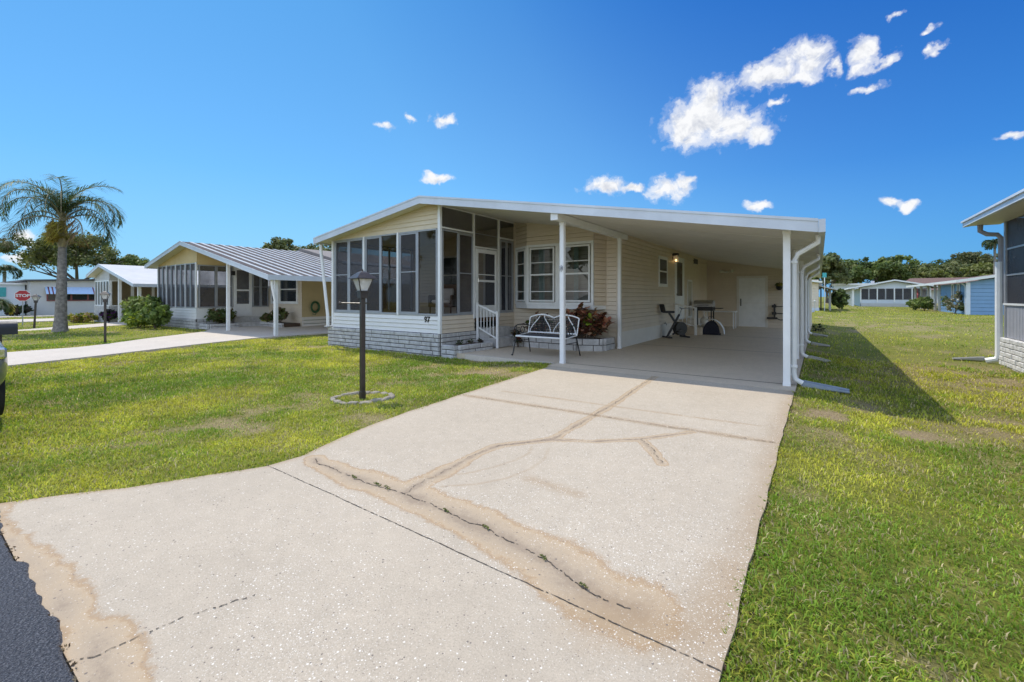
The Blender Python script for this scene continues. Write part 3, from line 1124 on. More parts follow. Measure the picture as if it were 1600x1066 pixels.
def grass_field(name, n, xr, yr, size, dmax, label, dmin=0.0, power=1.4, seed=1, keep=None):
    rg = np.random.default_rng(seed)
    # sample in polar coordinates round the photograph's viewpoint so that density falls with distance
    m = int(n * 1.0)
    r = dmin + (dmax - dmin) * rg.random(m) ** power
    th = rg.uniform(-PI, PI, m)
    x, y = r * np.sin(th), r * np.cos(th)
    ok = (x > xr[0]) & (x < xr[1]) & (y > yr[0]) & (y < yr[1])
    x, y = x[ok], y[ok]
    rr = np.hypot(x, y)
    lx = left_x(np.clip(y, .4, 7.45))
    fr = (fbm(x, y, 9, 15, 3) - .5) * .22
    on_drive = (x > lx + .02 + fr * .6) & (x < XR - .015 + fr * .5) & (y < 7.9)
    bad = on_drive | (y < .47 + fr) | ((x > -7.35) & (x < -4.3) & (y > 7.85) & (y < 11.2))
    for (a, b_, c, d) in ROOFED:
        bad |= (x > a) & (x < b_) & (y > c) & (y < d)
    bad |= in_poly(x, y, DRIVE2) | in_poly(x, y, DRIVE3) | ((x < -41.4) & (x > -46.3))
    dr = dryness(x, y)
    bad |= rg.random(len(x)) < dr * .90
    # thinner between tufts
    bad |= rg.random(len(x)) < .55 * sstep(.55, .35, fbm(x, y, 14, 33, 2))
    x, y, dr, rr = x[~bad], y[~bad], dr[~bad], rr[~bad]
    k = len(x)
    z = ground_z(x, y)
    grow = np.maximum(1.0, (rr / 4.0) ** .62)
    h = size * rg.uniform(.45, 1.15, k) * (1 - .5 * dr) * np.minimum(grow, 1.9)
    w = .0023 * rg.uniform(.7, 1.6, k) * grow ** 1.25
    ang = rg.uniform(0, 2 * PI, k)
    lean = rg.uniform(.2, 1.3, k)
    dx, dy = np.cos(ang), np.sin(ang)
    px, py = -dy, dx
    b0 = np.stack([x, y, z - .004], -1)
    side = np.stack([px * w, py * w, np.zeros(k)], -1)
    midp = b0 + np.stack([dx * h * lean * .35, dy * h * lean * .35, h * .62], -1)
    tip = b0 + np.stack([dx * h * lean, dy * h * lean, h * (1.0 - .35 * (lean / 1.3))], -1)
    vs = np.stack([b0 - side, b0 + side, midp + side * .85, midp - side * .85, tip + side * .12, tip - side * .12], 1).reshape(-1, 3)
    base = (np.arange(k) * 6)[:, None]
    qd = np.concatenate([base + np.array([[0, 1, 2, 3]]), base + np.array([[3, 2, 4, 5]])], 0)
    patch = fbm(x, y, .7, 51, 3)
    c1 = np.array([.19, .30, .034])
    c2 = np.array([.60, .57, .085])
    c3 = np.array([.60, .49, .27])
    nearr = sstep(7.5, 3.0, np.hypot(x, y)) * (x > -.5)
    mixv = np.clip((patch - .5) * 3.2 + .50 - .22 * nearr + rg.normal(0, .34, k), 0, 1)[:, None]
    colr = c1 * (1 - mixv) + c2 * mixv
    straw = (rg.random(k) < (.13 + .62 * dr + .14 * sstep(.5, .7, fbm(x, y, 1.6, 52, 3))))[:, None]
    colr = np.where(straw, c3 * rg.uniform(.55, 1.1, (k, 1)), colr)
    colr = colr * rg.uniform(.72, 1.25, (k, 1)) * (.62 + .76 * fbm(x, y, 3.2, 53, 3))[:, None]
    ft = np.concatenate([colr, colr], 0)
    o = np_mesh(name, vs, qd, M_grassblade, tint=ft)
    tag(o, label, 'grass', kind='stuff')
    return k


nb = 0
nb += grass_field('grass', 1500000, (-.32, 9), (.35, 16), .036, 13, 'short green and straw coloured grass of the lawn right of the driveway', .8, 1.15, 1)
nb += grass_field('grass', 2600000, (-24, -3.4), (.4, 9.2), .034, 20, 'short green grass of the lawn between the two driveways left', 3.0, 1.15, 2)
nb += grass_field('grass', 420000, (-.3, 22), (12, 75), .040, 75, 'distant green grass running back between the rows of homes', 12, 1.1, 3)
nb += grass_field('grass', 420000, (-55, -20), (.5, 16), .036, 56, 'distant green grass around the palm tree and the neighbouring homes', 19, 1.0, 4)
print('blades', nb)

# ------------------------------------------------------------------ plants
def leaf_cloud(centers, radii, per, size, palette, rg, aspect=1.6, flat=1.0, sag=0.0, jitter=.22):
    """quads scattered in soft clumps; returns verts, quads, tints"""
    centers = np.asarray(centers, dtype=float)
    n = len(centers)
    c = np.repeat(centers, per, 0)
    r = np.repeat(np.asarray(radii, dtype=float), per)
    m = len(c)
    d = rg.normal(size=(m, 3))
    d /= np.linalg.norm(d, axis=1)[:, None]
    rad = rg.random(m) ** .45
    p = c + d * (r * rad)[:, None] * np.array([1, 1, flat])
    nrm = d + rg.normal(size=(m, 3)) * .55 + np.array([0, 0, .35])
    nrm /= np.linalg.norm(nrm, axis=1)[:, None]
    a = np.cross(nrm, rg.normal(size=(m, 3)))
    a /= np.linalg.norm(a, axis=1)[:, None]
    b = np.cross(nrm, a)
    s = size * rg.uniform(.6, 1.35, m)
    A = a * (s * aspect * .5)[:, None]
    B = b * (s * .5)[:, None]
    vs = np.stack([p - A, p + B * .9, p + A, p - B * .9], 1).reshape(-1, 3)
    q = np.arange(m * 4).reshape(m, 4)
    pal = np.asarray(palette, dtype=float)
    ci = np.repeat(rg.integers(0, len(pal), n), per)
    swap = rg.random(m) < .3
    ci = np.where(swap, rg.integers(0, len(pal), m), ci)
    t = pal[ci] * rg.uniform(1 - jitter, 1 + jitter, (m, 1))
    return vs, q, t


GREENS = [(.07, .10, .03), (.11, .155, .045), (.16, .21, .06), (.22, .26, .09)]
OLIVES = [(.10, .12, .05), (.16, .175, .07), (.24, .245, .11), (.13, .155, .06)]


def make_tree(name, label, loc, trunk_h, spread, height, n_clump, per, leaf, palette, seed, group=None, flat=.8, base_lift=.25, trunk_r=.25, cat='tree', bark=None):
    rg = np.random.default_rng(seed)
    rr = random.Random(seed)
    root = thing(name, label, cat, loc, group, local=True)
    mb = MB()
    tips = []
    mb.tube([(0, 0, -.3), (0.05, 0, trunk_h * .5), (0, .05, trunk_h)], [trunk_r * 1.25, trunk_r, trunk_r * .8], 9)
    nl = 7
    for k in range(nl):
        a = 2 * PI * k / nl + rr.uniform(-.3, .3)
        e = rr.uniform(.35, 1.0)
        L = spread * rr.uniform(.55, .85)
        q0 = Vector((0, .03, trunk_h * rr.uniform(.75, 1.0)))
        q1 = q0 + Vector((math.cos(a) * L * .5, math.sin(a) * L * .5, (height - trunk_h) * e * .45))
        q2 = q0 + Vector((math.cos(a) * L, math.sin(a) * L, (height - trunk_h) * e * .8))
        mb.tube([q0, q1, q2], [trunk_r * .5, trunk_r * .3, trunk_r * .08], 6)
        for s in range(2):
            a2 = a + rr.uniform(-.8, .8)
            q3 = q1 + Vector((math.cos(a2) * L * .4, math.sin(a2) * L * .4, (height - trunk_h) * .3))
            mb.tube([q1, q3], [trunk_r * .2, trunk_r * .05], 5)
    mb.build('trunk', bark or M_bark, root, smooth=True)
    # clumps on an uneven dome
    lobes = []
    for k in range(8):
        a = rr.uniform(0, 2 * PI)
        q = rr.uniform(.2, .72)
        lobes.append((math.cos(a) * spread * q, math.sin(a) * spread * q,
                      trunk_h + (height - trunk_h) * rr.uniform(.35, .78), rr.uniform(.32, .55)))
    lobes.append((0, 0, trunk_h + (height - trunk_h) * .68, .5))
    cs, rs = [], []
    zc = (height + trunk_h) / 2
    for k in range(n_clump):
        lx_, ly_, lz_, lr = lobes[k % len(lobes)]
        d = rg.normal(size=3)
        d /= np.linalg.norm(d)
        if d[2] < -.35:
            d[2] *= -.5
        R = lr * rg.uniform(.72, 1.05)
        x = lx_ + d[0] * R * spread
        y = ly_ + d[1] * R * spread
        z = lz_ + d[2] * R * (height - trunk_h) * .62 * flat / .8
        z = min(z, height * 1.02)
        cs.append((x, y, max(z, trunk_h * (1 - base_lift))))
        rs.append(spread * rg.uniform(.09, .22))
    vs, q, t = leaf_cloud(cs, rs, per, leaf, palette, rg, flat=.75)
    np_mesh('crown', vs, q, M_leaf, root, tint=t)
    return root


def make_bush(name, label, loc, w, h, n_clump, per, leaf, palette, seed, group=None, cat='shrub', aspect=1.7, mat=None, z0=.12, stems=True):
    rg = np.random.default_rng(seed)
    root = thing(name, label, cat, loc, group, local=True)
    mb = MB()
    rr = random.Random(seed)
    for k in range(7):
        a = rr.uniform(0, 2 * PI)
        mb.tube([(0, 0, -.05), (math.cos(a) * w * .12, math.sin(a) * w * .12, h * .4),
                 (math.cos(a) * w * .28, math.sin(a) * w * .28, h * rr.uniform(.65, .9))], [.016, .011, .005], 5)
    mb.build('stem', M_bark, root, smooth=True)
    cs, rs = [], []
    for k in range(n_clump):
        d = rg.normal(size=3)
        d /= np.linalg.norm(d)
        R = rg.uniform(.55, .95)
        cs.append((d[0] * w * .42 * R, d[1] * w * .42 * R, z0 + (h - z0) * (.5 + d[2] * .46 * R)))
        rs.append(w * rg.uniform(.08, .15))
    vs, q, t = leaf_cloud(cs, rs, per, leaf, palette, rg, aspect=aspect)
    vs[:, 2] = np.maximum(vs[:, 2], .0)
    np_mesh('foliage', vs, q, mat or M_leaf, root, tint=t)
    return root


def frond_mesh(mb_s, V_, Q_, T_, base, az, el0, length, droop, leaf_len, rg, colr, n=46, curl=.0, width=.028, hang=1.0):
    """rachis with hanging leaflets"""
    p = np.array(base, dtype=float)
    e = el0
    pts = [p.copy()]
    st = length / 14
    for k in range(14):
        d = np.array([math.cos(az) * math.cos(e), math.sin(az) * math.cos(e), math.sin(e)])
        p = p + d * st
        pts.append(p.copy())
        e -= droop / 14 * (1 + k * .11)
        az += curl / 14
    pts = np.array(pts)
    mb_s.tube([tuple(x) for x in pts], [.028 * (1 - k / 15) + .006 for k in range(15)], 5)
    for k in range(n):
        u = .12 + .88 * k / n
        f = u * 14
        i = min(int(f), 13)
        c = pts[i] * (1 - (f - i)) + pts[i + 1] * (f - i)
        dr = pts[i + 1] - pts[i]
        dr /= np.linalg.norm(dr)
        side = np.cross(dr, [0, 0, 1])
        side /= (np.linalg.norm(side) + 1e-6)
        L = leaf_len * math.sin(PI * min(1, .18 + u * .8)) ** .6
        for sg in (-1, 1):
            for rep in range(1):
                out = side * sg * rg.uniform(.6, 1.0) + dr * rg.uniform(.55, .95) + np.array([0, 0, rg.uniform(-.25, .35)])
                out /= np.linalg.norm(out)
                LL = L * rg.uniform(.75, 1.15)
                m1 = c + out * LL * .5
                dn = out + np.array([0, 0, -rg.uniform(.25, .9)])
                dn /= np.linalg.norm(dn)
                m2 = m1 + dn * LL * .55
                wv = np.cross(out, [0.1, .2, 1])
                wv /= (np.linalg.norm(wv) + 1e-6)
                wv = wv * width * .5
                i0 = len(V_)
                V_ += [c - wv * .5, c + wv * .5, m1 + wv, m1 - wv, m2 + wv * .15, m2 - wv * .15]
                Q_ += [(i0, i0 + 1, i0 + 2, i0 + 3), (i0 + 3, i0 + 2, i0 + 4, i0 + 5)]
                cc = np.array(colr) * rg.uniform(.7, 1.3)
                T_ += [cc, cc]


def make_palm(name, label, loc, trunk, fronds, seed, r0=.22, r1=.13, leaf_len=.75, nleaf=46, boots=True, width=.03, cat='palm tree'):
    rg = np.random.default_rng(seed)
    root = thing(name, label, cat, loc, local=True)
    mb = MB()
    pts, rad = [], []
    for k in range(25):
        u = k / 24
        pts.append((.10 * math.sin(u * 2.2), .05 * u, -.15 + (trunk + .15) * u))
        rad.append((r0 * (1 - u) + r1 * u) * (1 + .55 * math.exp(-u * 14)) * (1.0 + (.035 if k % 2 else 0)))
    mb.tube(pts, rad, 14)
    mb.build('trunk', M_palmbark, root, smooth=True)
    top = np.array(pts[-1])
    mb = MB()
    if boots:
        mb.tube([tuple(top + [0, 0, -.3]), tuple(top + [0, 0, .1]), tuple(top + [0, 0, .6]), tuple(top + [0, 0, 1.25])], [r1 * 1.0, r1 * 1.5, r1 * 1.2, r1 * .4], 12)
        for k in range(12):
            a = k * 2.4
            b0 = top + np.array([math.cos(a) * r1 * 1.3, math.sin(a) * r1 * 1.3, -.15 + .07 * k])
            b1 = b0 + np.array([math.cos(a) * .22, math.sin(a) * .22, .35])
            mb.tube([tuple(b0), tuple(b1)], [.055, .025], 6)
        mb.build('crown_shaft', M_sheath, root, smooth=True)
    V_, Q_, T_ = [], [], []
    ms = MB()
    for (az, el, L, dr, cc) in fronds:
        frond_mesh(ms, V_, Q_, T_, top + [0, 0, .85 if boots else .1], az, el, L, dr, leaf_len, rg, cc, n=nleaf, curl=rg.uniform(-.3, .3), width=width)
    np_mesh('fronds', np.array(V_), np.array(Q_), M_leaf, root, tint=np.array(T_))
    ms.build('frond_stalks', M_sheath, root, smooth=True)
    return root


def at_view(bearing, depth, z=-.2):
    s_ = math.tan(math.radians(bearing)) * depth
    return (F0.x * depth + R0.x * s_, F0.y * depth + R0.y * s_, z)


G1, G2, DRYF, YEL = (.075, .115, .055), (.11, .155, .06), (.27, .17, .10), (.45, .38, .07)
# azimuths around the crown; image-right is roughly R0
azr = math.atan2(R0.y, R0.x)
fr = []
for k in range(12):
    fr.append((azr + 2 * PI * k / 12 + .3 * math.sin(k * 5), 1.15 + .10 * (k % 3), 2.75 + .25 * (k % 3), 1.85 + .15 * (k % 3), G1 if k % 2 else G2))
for k in range(5):
    fr.append((azr + 2 * PI * k / 5 + .5, 1.50 - .05 * (k % 3), 2.9, 1.25 + .35 * (k % 2), G2))
fr += [(azr + .05, .85, 2.9, 1.9, G1), (azr + PI - .1, .75, 3.0, 1.8, G1), (azr + PI + .15, .45, 2.9, 1.5, (.15, .125, .07)),
       (azr - .2, .50, 2.5, 2.7, DRYF), (azr - .6, .2, 1.7, 3.0, YEL), (azr - 1.0, .15, 1.6, 3.0, YEL), (azr + .25, .65, 2.7, 1.9, G1)]
palm = make_palm('queen_palm', 'tall palm with a smooth grey trunk and drooping feathery fronds on the left lawn', (-26.15, 4.35, -.13), 3.75, fr, 5, r0=.205, r1=.125, leaf_len=.82, nleaf=66, width=.024)
# orange-yellow fruit cluster under the crown
V_, Q_, T_ = [], [], []
rgp = np.random.default_rng(3)
cs = [(.35 - .02 * k + .15 * F0.x * -1, -.30, 3.75 - .07 * k) for k in range(12)]
vs, q, tt2 = leaf_cloud([(.15, -.22, 4.35), (.17, -.26, 4.1), (.2, -.28, 3.9)], [.2, .22, .17], 130, .10, [(.42, .30, .10), (.30, .22, .09)], rgp, aspect=3)
np_mesh('seed_cluster', vs, q, M_leaf, palm, tint=tt2)

fr2 = [(2 * PI * k / 12, 1.0 - .12 * (k % 4), 1.25, 1.7, (G2 if k % 3 else YEL)) for k in range(18)]
make_palm('small_palm', 'small bushy palm with yellowing fronds at the left edge beside the stop sign', (-33.2, 2.9, -.2), 1.0, fr2, 8, r0=.13, r1=.10, leaf_len=.5, nleaf=26, boots=False, width=.05)
fr3 = [(2 * PI * k / 14, 1.15 - .2 * (k % 5), 2.2, 1.6, G1) for k in range(26)]
make_palm('cabbage_palm', 'dark round-headed palm far behind the small yellowing palm', at_view(-49.05, 60, -.3), 5.0, fr3, 9, r0=.2, r1=.16, leaf_len=.8, nleaf=20, boots=False, width=.10)
make_palm('cabbage_palm', 'palm crown just showing above the ridge of the yellow home', at_view(-35.64, 62, -.3), 8.1, fr3, 10, r0=.2, r1=.16, leaf_len=.7, nleaf=20, boots=False, width=.10)
make_palm('cabbage_palm', 'thin palm seen through the gap behind the right home downpipe', at_view(47.54, 60, -.2), 8.6, [(a, b_, 1.6, c, d) for a, b_, _, c, d in fr3], 12, r0=.16, r1=.12, leaf_len=.6, nleaf=16, boots=False, width=.12)

make_tree('oak_tree', 'broad spreading oak behind the palm tree, above the long pale building', at_view(-44.62, 76, -.3), 4.6, 9.0, 12.4, 135, 110, .30, OLIVES, 21, trunk_r=.5, flat=.65)
make_tree('broadleaf_tree', 'low dark tree right of the big oak over the far white roof', at_view(-41.24, 82, -.3), 3.5, 4.6, 9.4, 70, 70, .30, GREENS, 22)
HB = 'trees behind the yellow home'
make_tree('hedge_tree', 'bushy tree nearest the ridge end behind the yellow home', at_view(-28.11, 52, -.2), 2.5, 3.6, 7.9, 120, 60, .24, OLIVES, 31, HB)
make_tree('hedge_tree', 'bushy tree in the middle of the row behind the yellow home', at_view(-25.73, 52, -.2), 2.5, 4.0, 7.4, 120, 60, .24, OLIVES, 32, HB)
make_tree('hedge_tree', 'bushy tree behind the roof vent of the yellow home', at_view(-23.18, 50, -.2), 2.5, 4.0, 7.6, 120, 60, .24, OLIVES, 33, HB)

# far tree line on the right: every tree its own
FT = 'far trees behind the row of homes'


TL = [(34.30, 100, 6, 10.5, 'G', 'dark tree right behind the carport eave in the far tree line'),
      (35.53, 95, 4.5, 9.6, 'O', 'bare-topped grey olive tree next to the carport eave in the far line'),
      (36.62, 112, 5, 10.2, 'O', 'thin grey-green tree above the flat white building'),
      (38.24, 110, 7, 10.6, 'G', 'rounded tree above the left slope of the white gabled home'),
      (39.99, 108, 6, 10.8, 'G', 'tall bright-topped tree left of the white home ridge in the far line'),
      (41.43, 112, 4.8, 9.6, 'Y', 'paler palm-like round tree just right of the white gabled home ridge'),
      (42.53, 125, 7, 9.9, 'O', 'low tree behind the brown roof in the far line'),
      (43.86, 135, 8, 12.0, 'G', 'wide dark tree above the brown roof in the far line'),
      (45.12, 125, 7, 11.2, 'O', 'olive tree above the blue home eave in the far line'),
      (45.94, 132, 6, 13.6, 'P', 'first pointed pine above the blue home in the far line'),
      (46.69, 128, 6, 13.8, 'P', 'tallest pine above the dark blue wall in the far line'),
      (47.50, 130, 7, 12.4, 'O', 'tree left of the white downpipe in the far line'),
      (48.47, 125, 7, 11.8, 'G', 'tree in the gap between downpipe and grey screen room'),
      (43.20, 118, 5, 8.6, 'Y', 'yellow-green low tree over the brown roof in the far line'),
      (47.04, 112, 6, 9.4, 'Y', 'lower yellow-green tree in front of the tallest pine')]
PAL = {'G': GREENS, 'O': OLIVES, 'Y': [(.19, .21, .06), (.24, .24, .09), (.15, .17, .05)], 'P': [(.09, .11, .05), (.13, .15, .06), (.17, .17, .08)]}
for k, (u, d, sp_, h, pl, lb) in enumerate(TL):
    make_tree('far_tree', lb, at_view(u, d), h * .25, sp_, h, 130, 60, .46, PAL[pl], 50 + k, FT, flat=.95 if pl != 'P' else 1.1, base_lift=.7)
# across the street, behind the viewpoint: what the windows reflect
for k, (x, y, s, h) in enumerate([(-44, -20, 6, 9), (-30, -24, 6, 11), (-19, -22, 5, 9)]):
    make_tree('street_tree', ['tree across the street mirrored in the windows, leftmost of three', 'tall tree across the street mirrored in the windows, middle of three', 'tree across the street mirrored in the windows, rightmost of three'][k],
              (x, y, -.1), 2.5, s, h, 70, 36, .4, GREENS, 90 + k, 'trees across the street')


# ------------------------------------------------------------------ a manufactured home, parametric
def home_roof(root, xl, zl, xr_, zr, xm, zm, y0, y1, th=.20, mat=None, overlap_mat=None, rib=0.0):
    """two-slope roof slab whose front fascia is at y0"""
    mb = MB()
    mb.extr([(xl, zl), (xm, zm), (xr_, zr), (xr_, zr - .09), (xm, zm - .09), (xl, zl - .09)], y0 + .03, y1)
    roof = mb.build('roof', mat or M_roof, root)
    mb = MB()
    # fascia boards, 4 cm thick, standing a little proud
    for (xa, za, xb, zb) in ((xl, zl, xm, zm), (xm, zm, xr_, zr)):
        mb.hexa([(xa, y0, za - th), (xb, y0, zb - th), (xb, y0 + .028, zb - th), (xa, y0 + .028, za - th),
                 (xa, y0, za + .012), (xb, y0, zb + .012), (xb, y0 + .028, zb + .012), (xa, y0 + .028, za + .012)])
        mb.hexa([(xa, y0 - .012, za - .02), (xb, y0 - .012, zb - .02), (xb, y0 - .001, zb - .02), (xa, y0 - .001, za - .02),
                 (xa, y0 - .012, za + .02), (xb, y0 - .012, zb + .02), (xb, y0 - .001, zb + .02), (xa, y0 - .001, za + .02)])
    mb.build('fascia', M_fascia, roof)
    for sg, xe, ze in ((-1, xl, zl), (1, xr_, zr)):
        g = MB()
        x2 = xe + sg * .002
        g.box(min(x2, x2 + sg * .08), max(x2, x2 + sg * .08), y0 - .014, y1, ze - th - .004, ze + .008)
        g.build('gutter', M_fascia, roof)
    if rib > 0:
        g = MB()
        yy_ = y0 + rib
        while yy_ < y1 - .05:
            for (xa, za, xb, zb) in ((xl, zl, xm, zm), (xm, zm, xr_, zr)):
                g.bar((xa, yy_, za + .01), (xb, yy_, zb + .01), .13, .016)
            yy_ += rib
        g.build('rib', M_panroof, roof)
    return roof


def soffit_lines(root, x0, z0, x1, z1, y0, y1, step=.305):
    mb = MB()
    y = y0
    while y < y1:
        mb.bar((x0, y, z0), (x1, y, z1), .010, .006)
        y += step
    mb.build('soffit_seam', M_soffit, root)


# ================================================================== MAIN HOME
H = thing('mobile_home', 'cream mobile home number 97 with white fascia, screened corner porch and long open carport', 'house', (-7.6, 11, 0))
PX0, PX1, PY, BY, BX = -12.0, -7.59, 7.81, 11.0, -4.25     # porch left/right, porch front, body front, body right wall
Y_END = 26.7


def roof_z(x, off=0.0):
    if x < -7.92:
        return 3.09 + (3.76 - 3.09) * (x + 12.41) / (12.41 - 7.92) + off
    return 3.76 + (2.40 - 3.76) * (x + 7.92) / (7.92 + .07) + off


home_roof(H, -12.36, 3.095, -.01, 2.41, -7.92, 3.76, 7.45, Y_END + .2, th=.17)
# ceiling of porch overhang and carport
mb = MB()
for (xa, xb) in ((-12.40, -7.92), (-7.92, .06)):
    za, zb = roof_z(xa, -.115), roof_z(xb, -.115)
    mb.hexa([(xa, 7.48, za - .02), (xb, 7.48, zb - .02), (xb, Y_END, zb - .02), (xa, Y_END, za - .02),
             (xa, 7.48, za), (xb, 7.48, zb), (xb, Y_END, zb), (xa, Y_END, za)])
sof = mb.build('soffit', M_soffit, H)
soffit_lines(sof, -4.1, roof_z(-4.1, -.136), -.03, roof_z(-.03, -.136), 7.75, 21.7, 1.22)
RB = -.136  # underside offset

W_front = Wall((PX0, PY), (PX1, PY))
W_side = Wall((PX1, PY), (PX1, BY))
W_body = Wall((PX1, BY), (BX, BY))
W_car = Wall((BX, BY), (BX, 21.8))
W_back = Wall((BX, 21.8), (-.32, 21.8))

# block skirt
mb = MB()
W_front.blocks(mb, -.17, 4.43, -.20, .43, 6, .45, .075)
W_side.blocks(mb, .0, 3.19, -.20, .43, 6, .45, .055)
W_left = Wall((PX0, 20), (PX0, PY))
W_left.blocks(mb, 0, 12.15, -.20, .43, 6, .45, .07)
skirt = mb.build('block_skirt', M_brick, H)
mb = MB()
W_front.box(mb, -.14, 4.41, -.2, .425, .0, .055)
W_side.box(mb, .0, 3.19, -.2, .425, 0.0, .035)
W_left.box(mb, 0, 12.13, -.2, .425, 0, .05)
mb.build('mortar', M_mortar, skirt)
# a thin cap ledge on the left corner
mb = MB()
mb.box(-12.22, -11.98, 7.66, 7.82, .43, .465)
mb.build('cap_stone', M_brick, skirt)

# lower siding under the porch windows
mb = MB()
W_front.lap(mb, .02, 4.36, .435, [(0, .86), (4.41, .86)], .108)
W_front.box(mb, 0.02, 4.39, .43, .85, -.06, -.014)
mb.build('lower_siding', M_siding_pale, H)
mb = MB()
W_side.lap(mb, .03, 1.31, .435, [(0, .86), (3.2, .86)], .108)
W_side.lap(mb, 2.42, 3.18, .435, [(0, .86), (3.2, .86)], .108)
W_side.box(mb, .0, 1.31, .43, .85, -.06, -.014)
W_side.box(mb, 2.42, 3.19, .43, .85, -.06, -.014)
W_left2 = Wall((PX0, 26.5), (PX0, PY))
W_left2.lap(mb, 0, W_left2.L - 3.2, .435, [(0, 3.0), (30, 3.0)], .115)
W_left2.lap(mb, W_left2.L - 3.2, W_left2.L, .435, [(0, .86), (30, .86)], .108)
mb.build('side_siding', M_siding, H)
# gable
mb = MB()
k0 = -7.92 - PX0
W_front.lap(mb, -.0, 4.36, 3.02, [(0, roof_z(PX0, RB)), (k0, roof_z(-7.92, RB)), (4.42, roof_z(PX1, RB))], .115)
mb.build('gable', M_gable, H)
# corner posts and trims of the porch
for (x, y) in ((PX0 + .005, PY), (PX1, PY)):
    mb = MB()
    mb.box(x - .04, x + .045, y - .035, y + .04, .43, roof_z(x, RB))
    mb.build('corner_post', M_white, H, bevel=.004)

# porch windows (front)
edges = [.06, 1.50, 2.92, 4.36]
for i in range(3):
    a, b_ = edges[i] + .03, edges[i + 1] - .03
    win = MB()
    W_front.frame(win, a, b_, .865, 3.01, .035, -.05, .02, .05)
    mid = (a + b_) / 2
    W_front.box(win, mid - .028, mid + .028, .915, 2.975, -.035, .012)
    w = win.build('porch_window', M_alum, H, bevel=.003)
    for jx, (s0, s1) in enumerate(((a + .035, mid - .028), (mid + .028, b_ - .035))):
        clear = (jx == 1 and i > 0)
        if not clear:
            s = MB()
            W_front.frame(s, s0, s1, .915, 2.975, .035, -.022, .008)
            if i != 0 or jx == 0:
                W_front.box(s, s0 + .035, s1 - .035, 1.965, 1.99, -.02, .006)
            s.build('sash', M_alum, w)
            g = MB()
            W_front.pane(g, s0 + .035, s1 - .035, .95, 2.94, -.005)
            g.build('screen', M_screen, w)
        else:
            g = MB()
            W_front.pane(g, s0, s1, .915, 2.975, -.02)
            g.build('pane', M_vinyl, w)
mb = MB()
for s in (edges[1], edges[2]):
    W_front.box(mb, s - .028, s + .028, .86, 3.02, -.05, .04)
W_front.box(mb, .05, 4.37, 2.99 + .022, 3.045, -.05, .016)
mb.build('mullion', M_white, H, bevel=.003)

# porch windows and transoms (side)
def side_window(s0, s1, z0, z1, clear_first, rail=True, name='porch_window'):
    win = MB()
    W_side.frame(win, s0, s1, z0, z1, .04, -.05, .02, .05)
    mid = (s0 + s1) / 2
    W_side.box(win, mid - .025, mid + .025, z0 + .05, z1 - .04, -.035, .012)
    w = win.build(name, M_alum, H, bevel=.003)
    for jx, (a, b_) in enumerate(((s0 + .04, mid - .025), (mid + .025, s1 - .04))):
        g = MB()
        W_side.pane(g, a, b_, z0 + .05, z1 - .04, -.012)
        if jx == 0 and clear_first:
            g.build('pane', M_vinyl, w)
        else:
            g.build('screen', M_screen, w)
            if rail:
                r = MB()
                W_side.frame(r, a, b_, z0 + .05, z1 - .04, .025, -.006, .012)
                W_side.box(r, a + .025, b_ - .025, (z0 + z1) / 2 - .0, (z0 + z1) / 2 + .026, -.006, .01)
                r.build('sash', M_alum, w)


side_window(.08, 1.27, .865, 3.0, True)
side_window(2.47, 3.13, .865, 3.0, False)
mb = MB()
for s in (1.285, 2.405):
    W_side.box(mb, s - .03, s + .03, .75, roof_z(PX1, RB), -.04, .03)
W_side.box(mb, .045, 1.255, 3.02, 3.06, -.04, .025)
W_side.box(mb, 2.435, 3.17, 3.02, 3.06, -.04, .025)
W_side.box(mb, 1.315, 2.375, 2.66, 2.70, -.04, .025)
W_side.box(mb, .045, 3.17, 3.545, 3.60, -.04, .025)
mb.build('transom_frame', M_white, H, bevel=.003)
mb = MB()
for (a, b_, z0) in ((.045, 1.255, 3.06), (2.435, 3.17, 3.06), (1.315, 2.375, 2.70)):
    W_side.pane(mb, a, b_, z0, 3.55, -.01)
mb.build('transom_screen', M_screen_light, H)
mb = MB()
W_side.box(mb, 1.315, 2.375, 3.04, 3.056, -.02, .0)
mb.build('transom_bar', M_alum, H)

# screen door of the porch
dmb = MB()
W_side.frame(dmb, 1.35, 2.34, .77, 2.64, .11, -.02, .025)
W_side.box(dmb, 1.46, 2.23, .88, 1.10, -.012, .015)
W_side.box(dmb, 1.46, 2.23, 1.74, 1.80, -.012, .018)
W_side.box(dmb, 1.46, 2.23, 1.93, 1.955, -.012, .012)
door = dmb.build('screen_door', M_white, H, bevel=.003)
g = MB()
W_side.pane(g, 1.46, 2.23, 1.10, 2.53, 0.0)
g.build('pane', M_screen_light, door)
g = MB()
g.tube([W_side.pt(1.40, 1.72, .03), W_side.pt(1.40, 1.72, .07), W_side.pt(1.40, 1.84, .07), W_side.pt(1.40, 1.84, .03)], .008, 6)
g.build('handle', M_chrome, door, smooth=True)

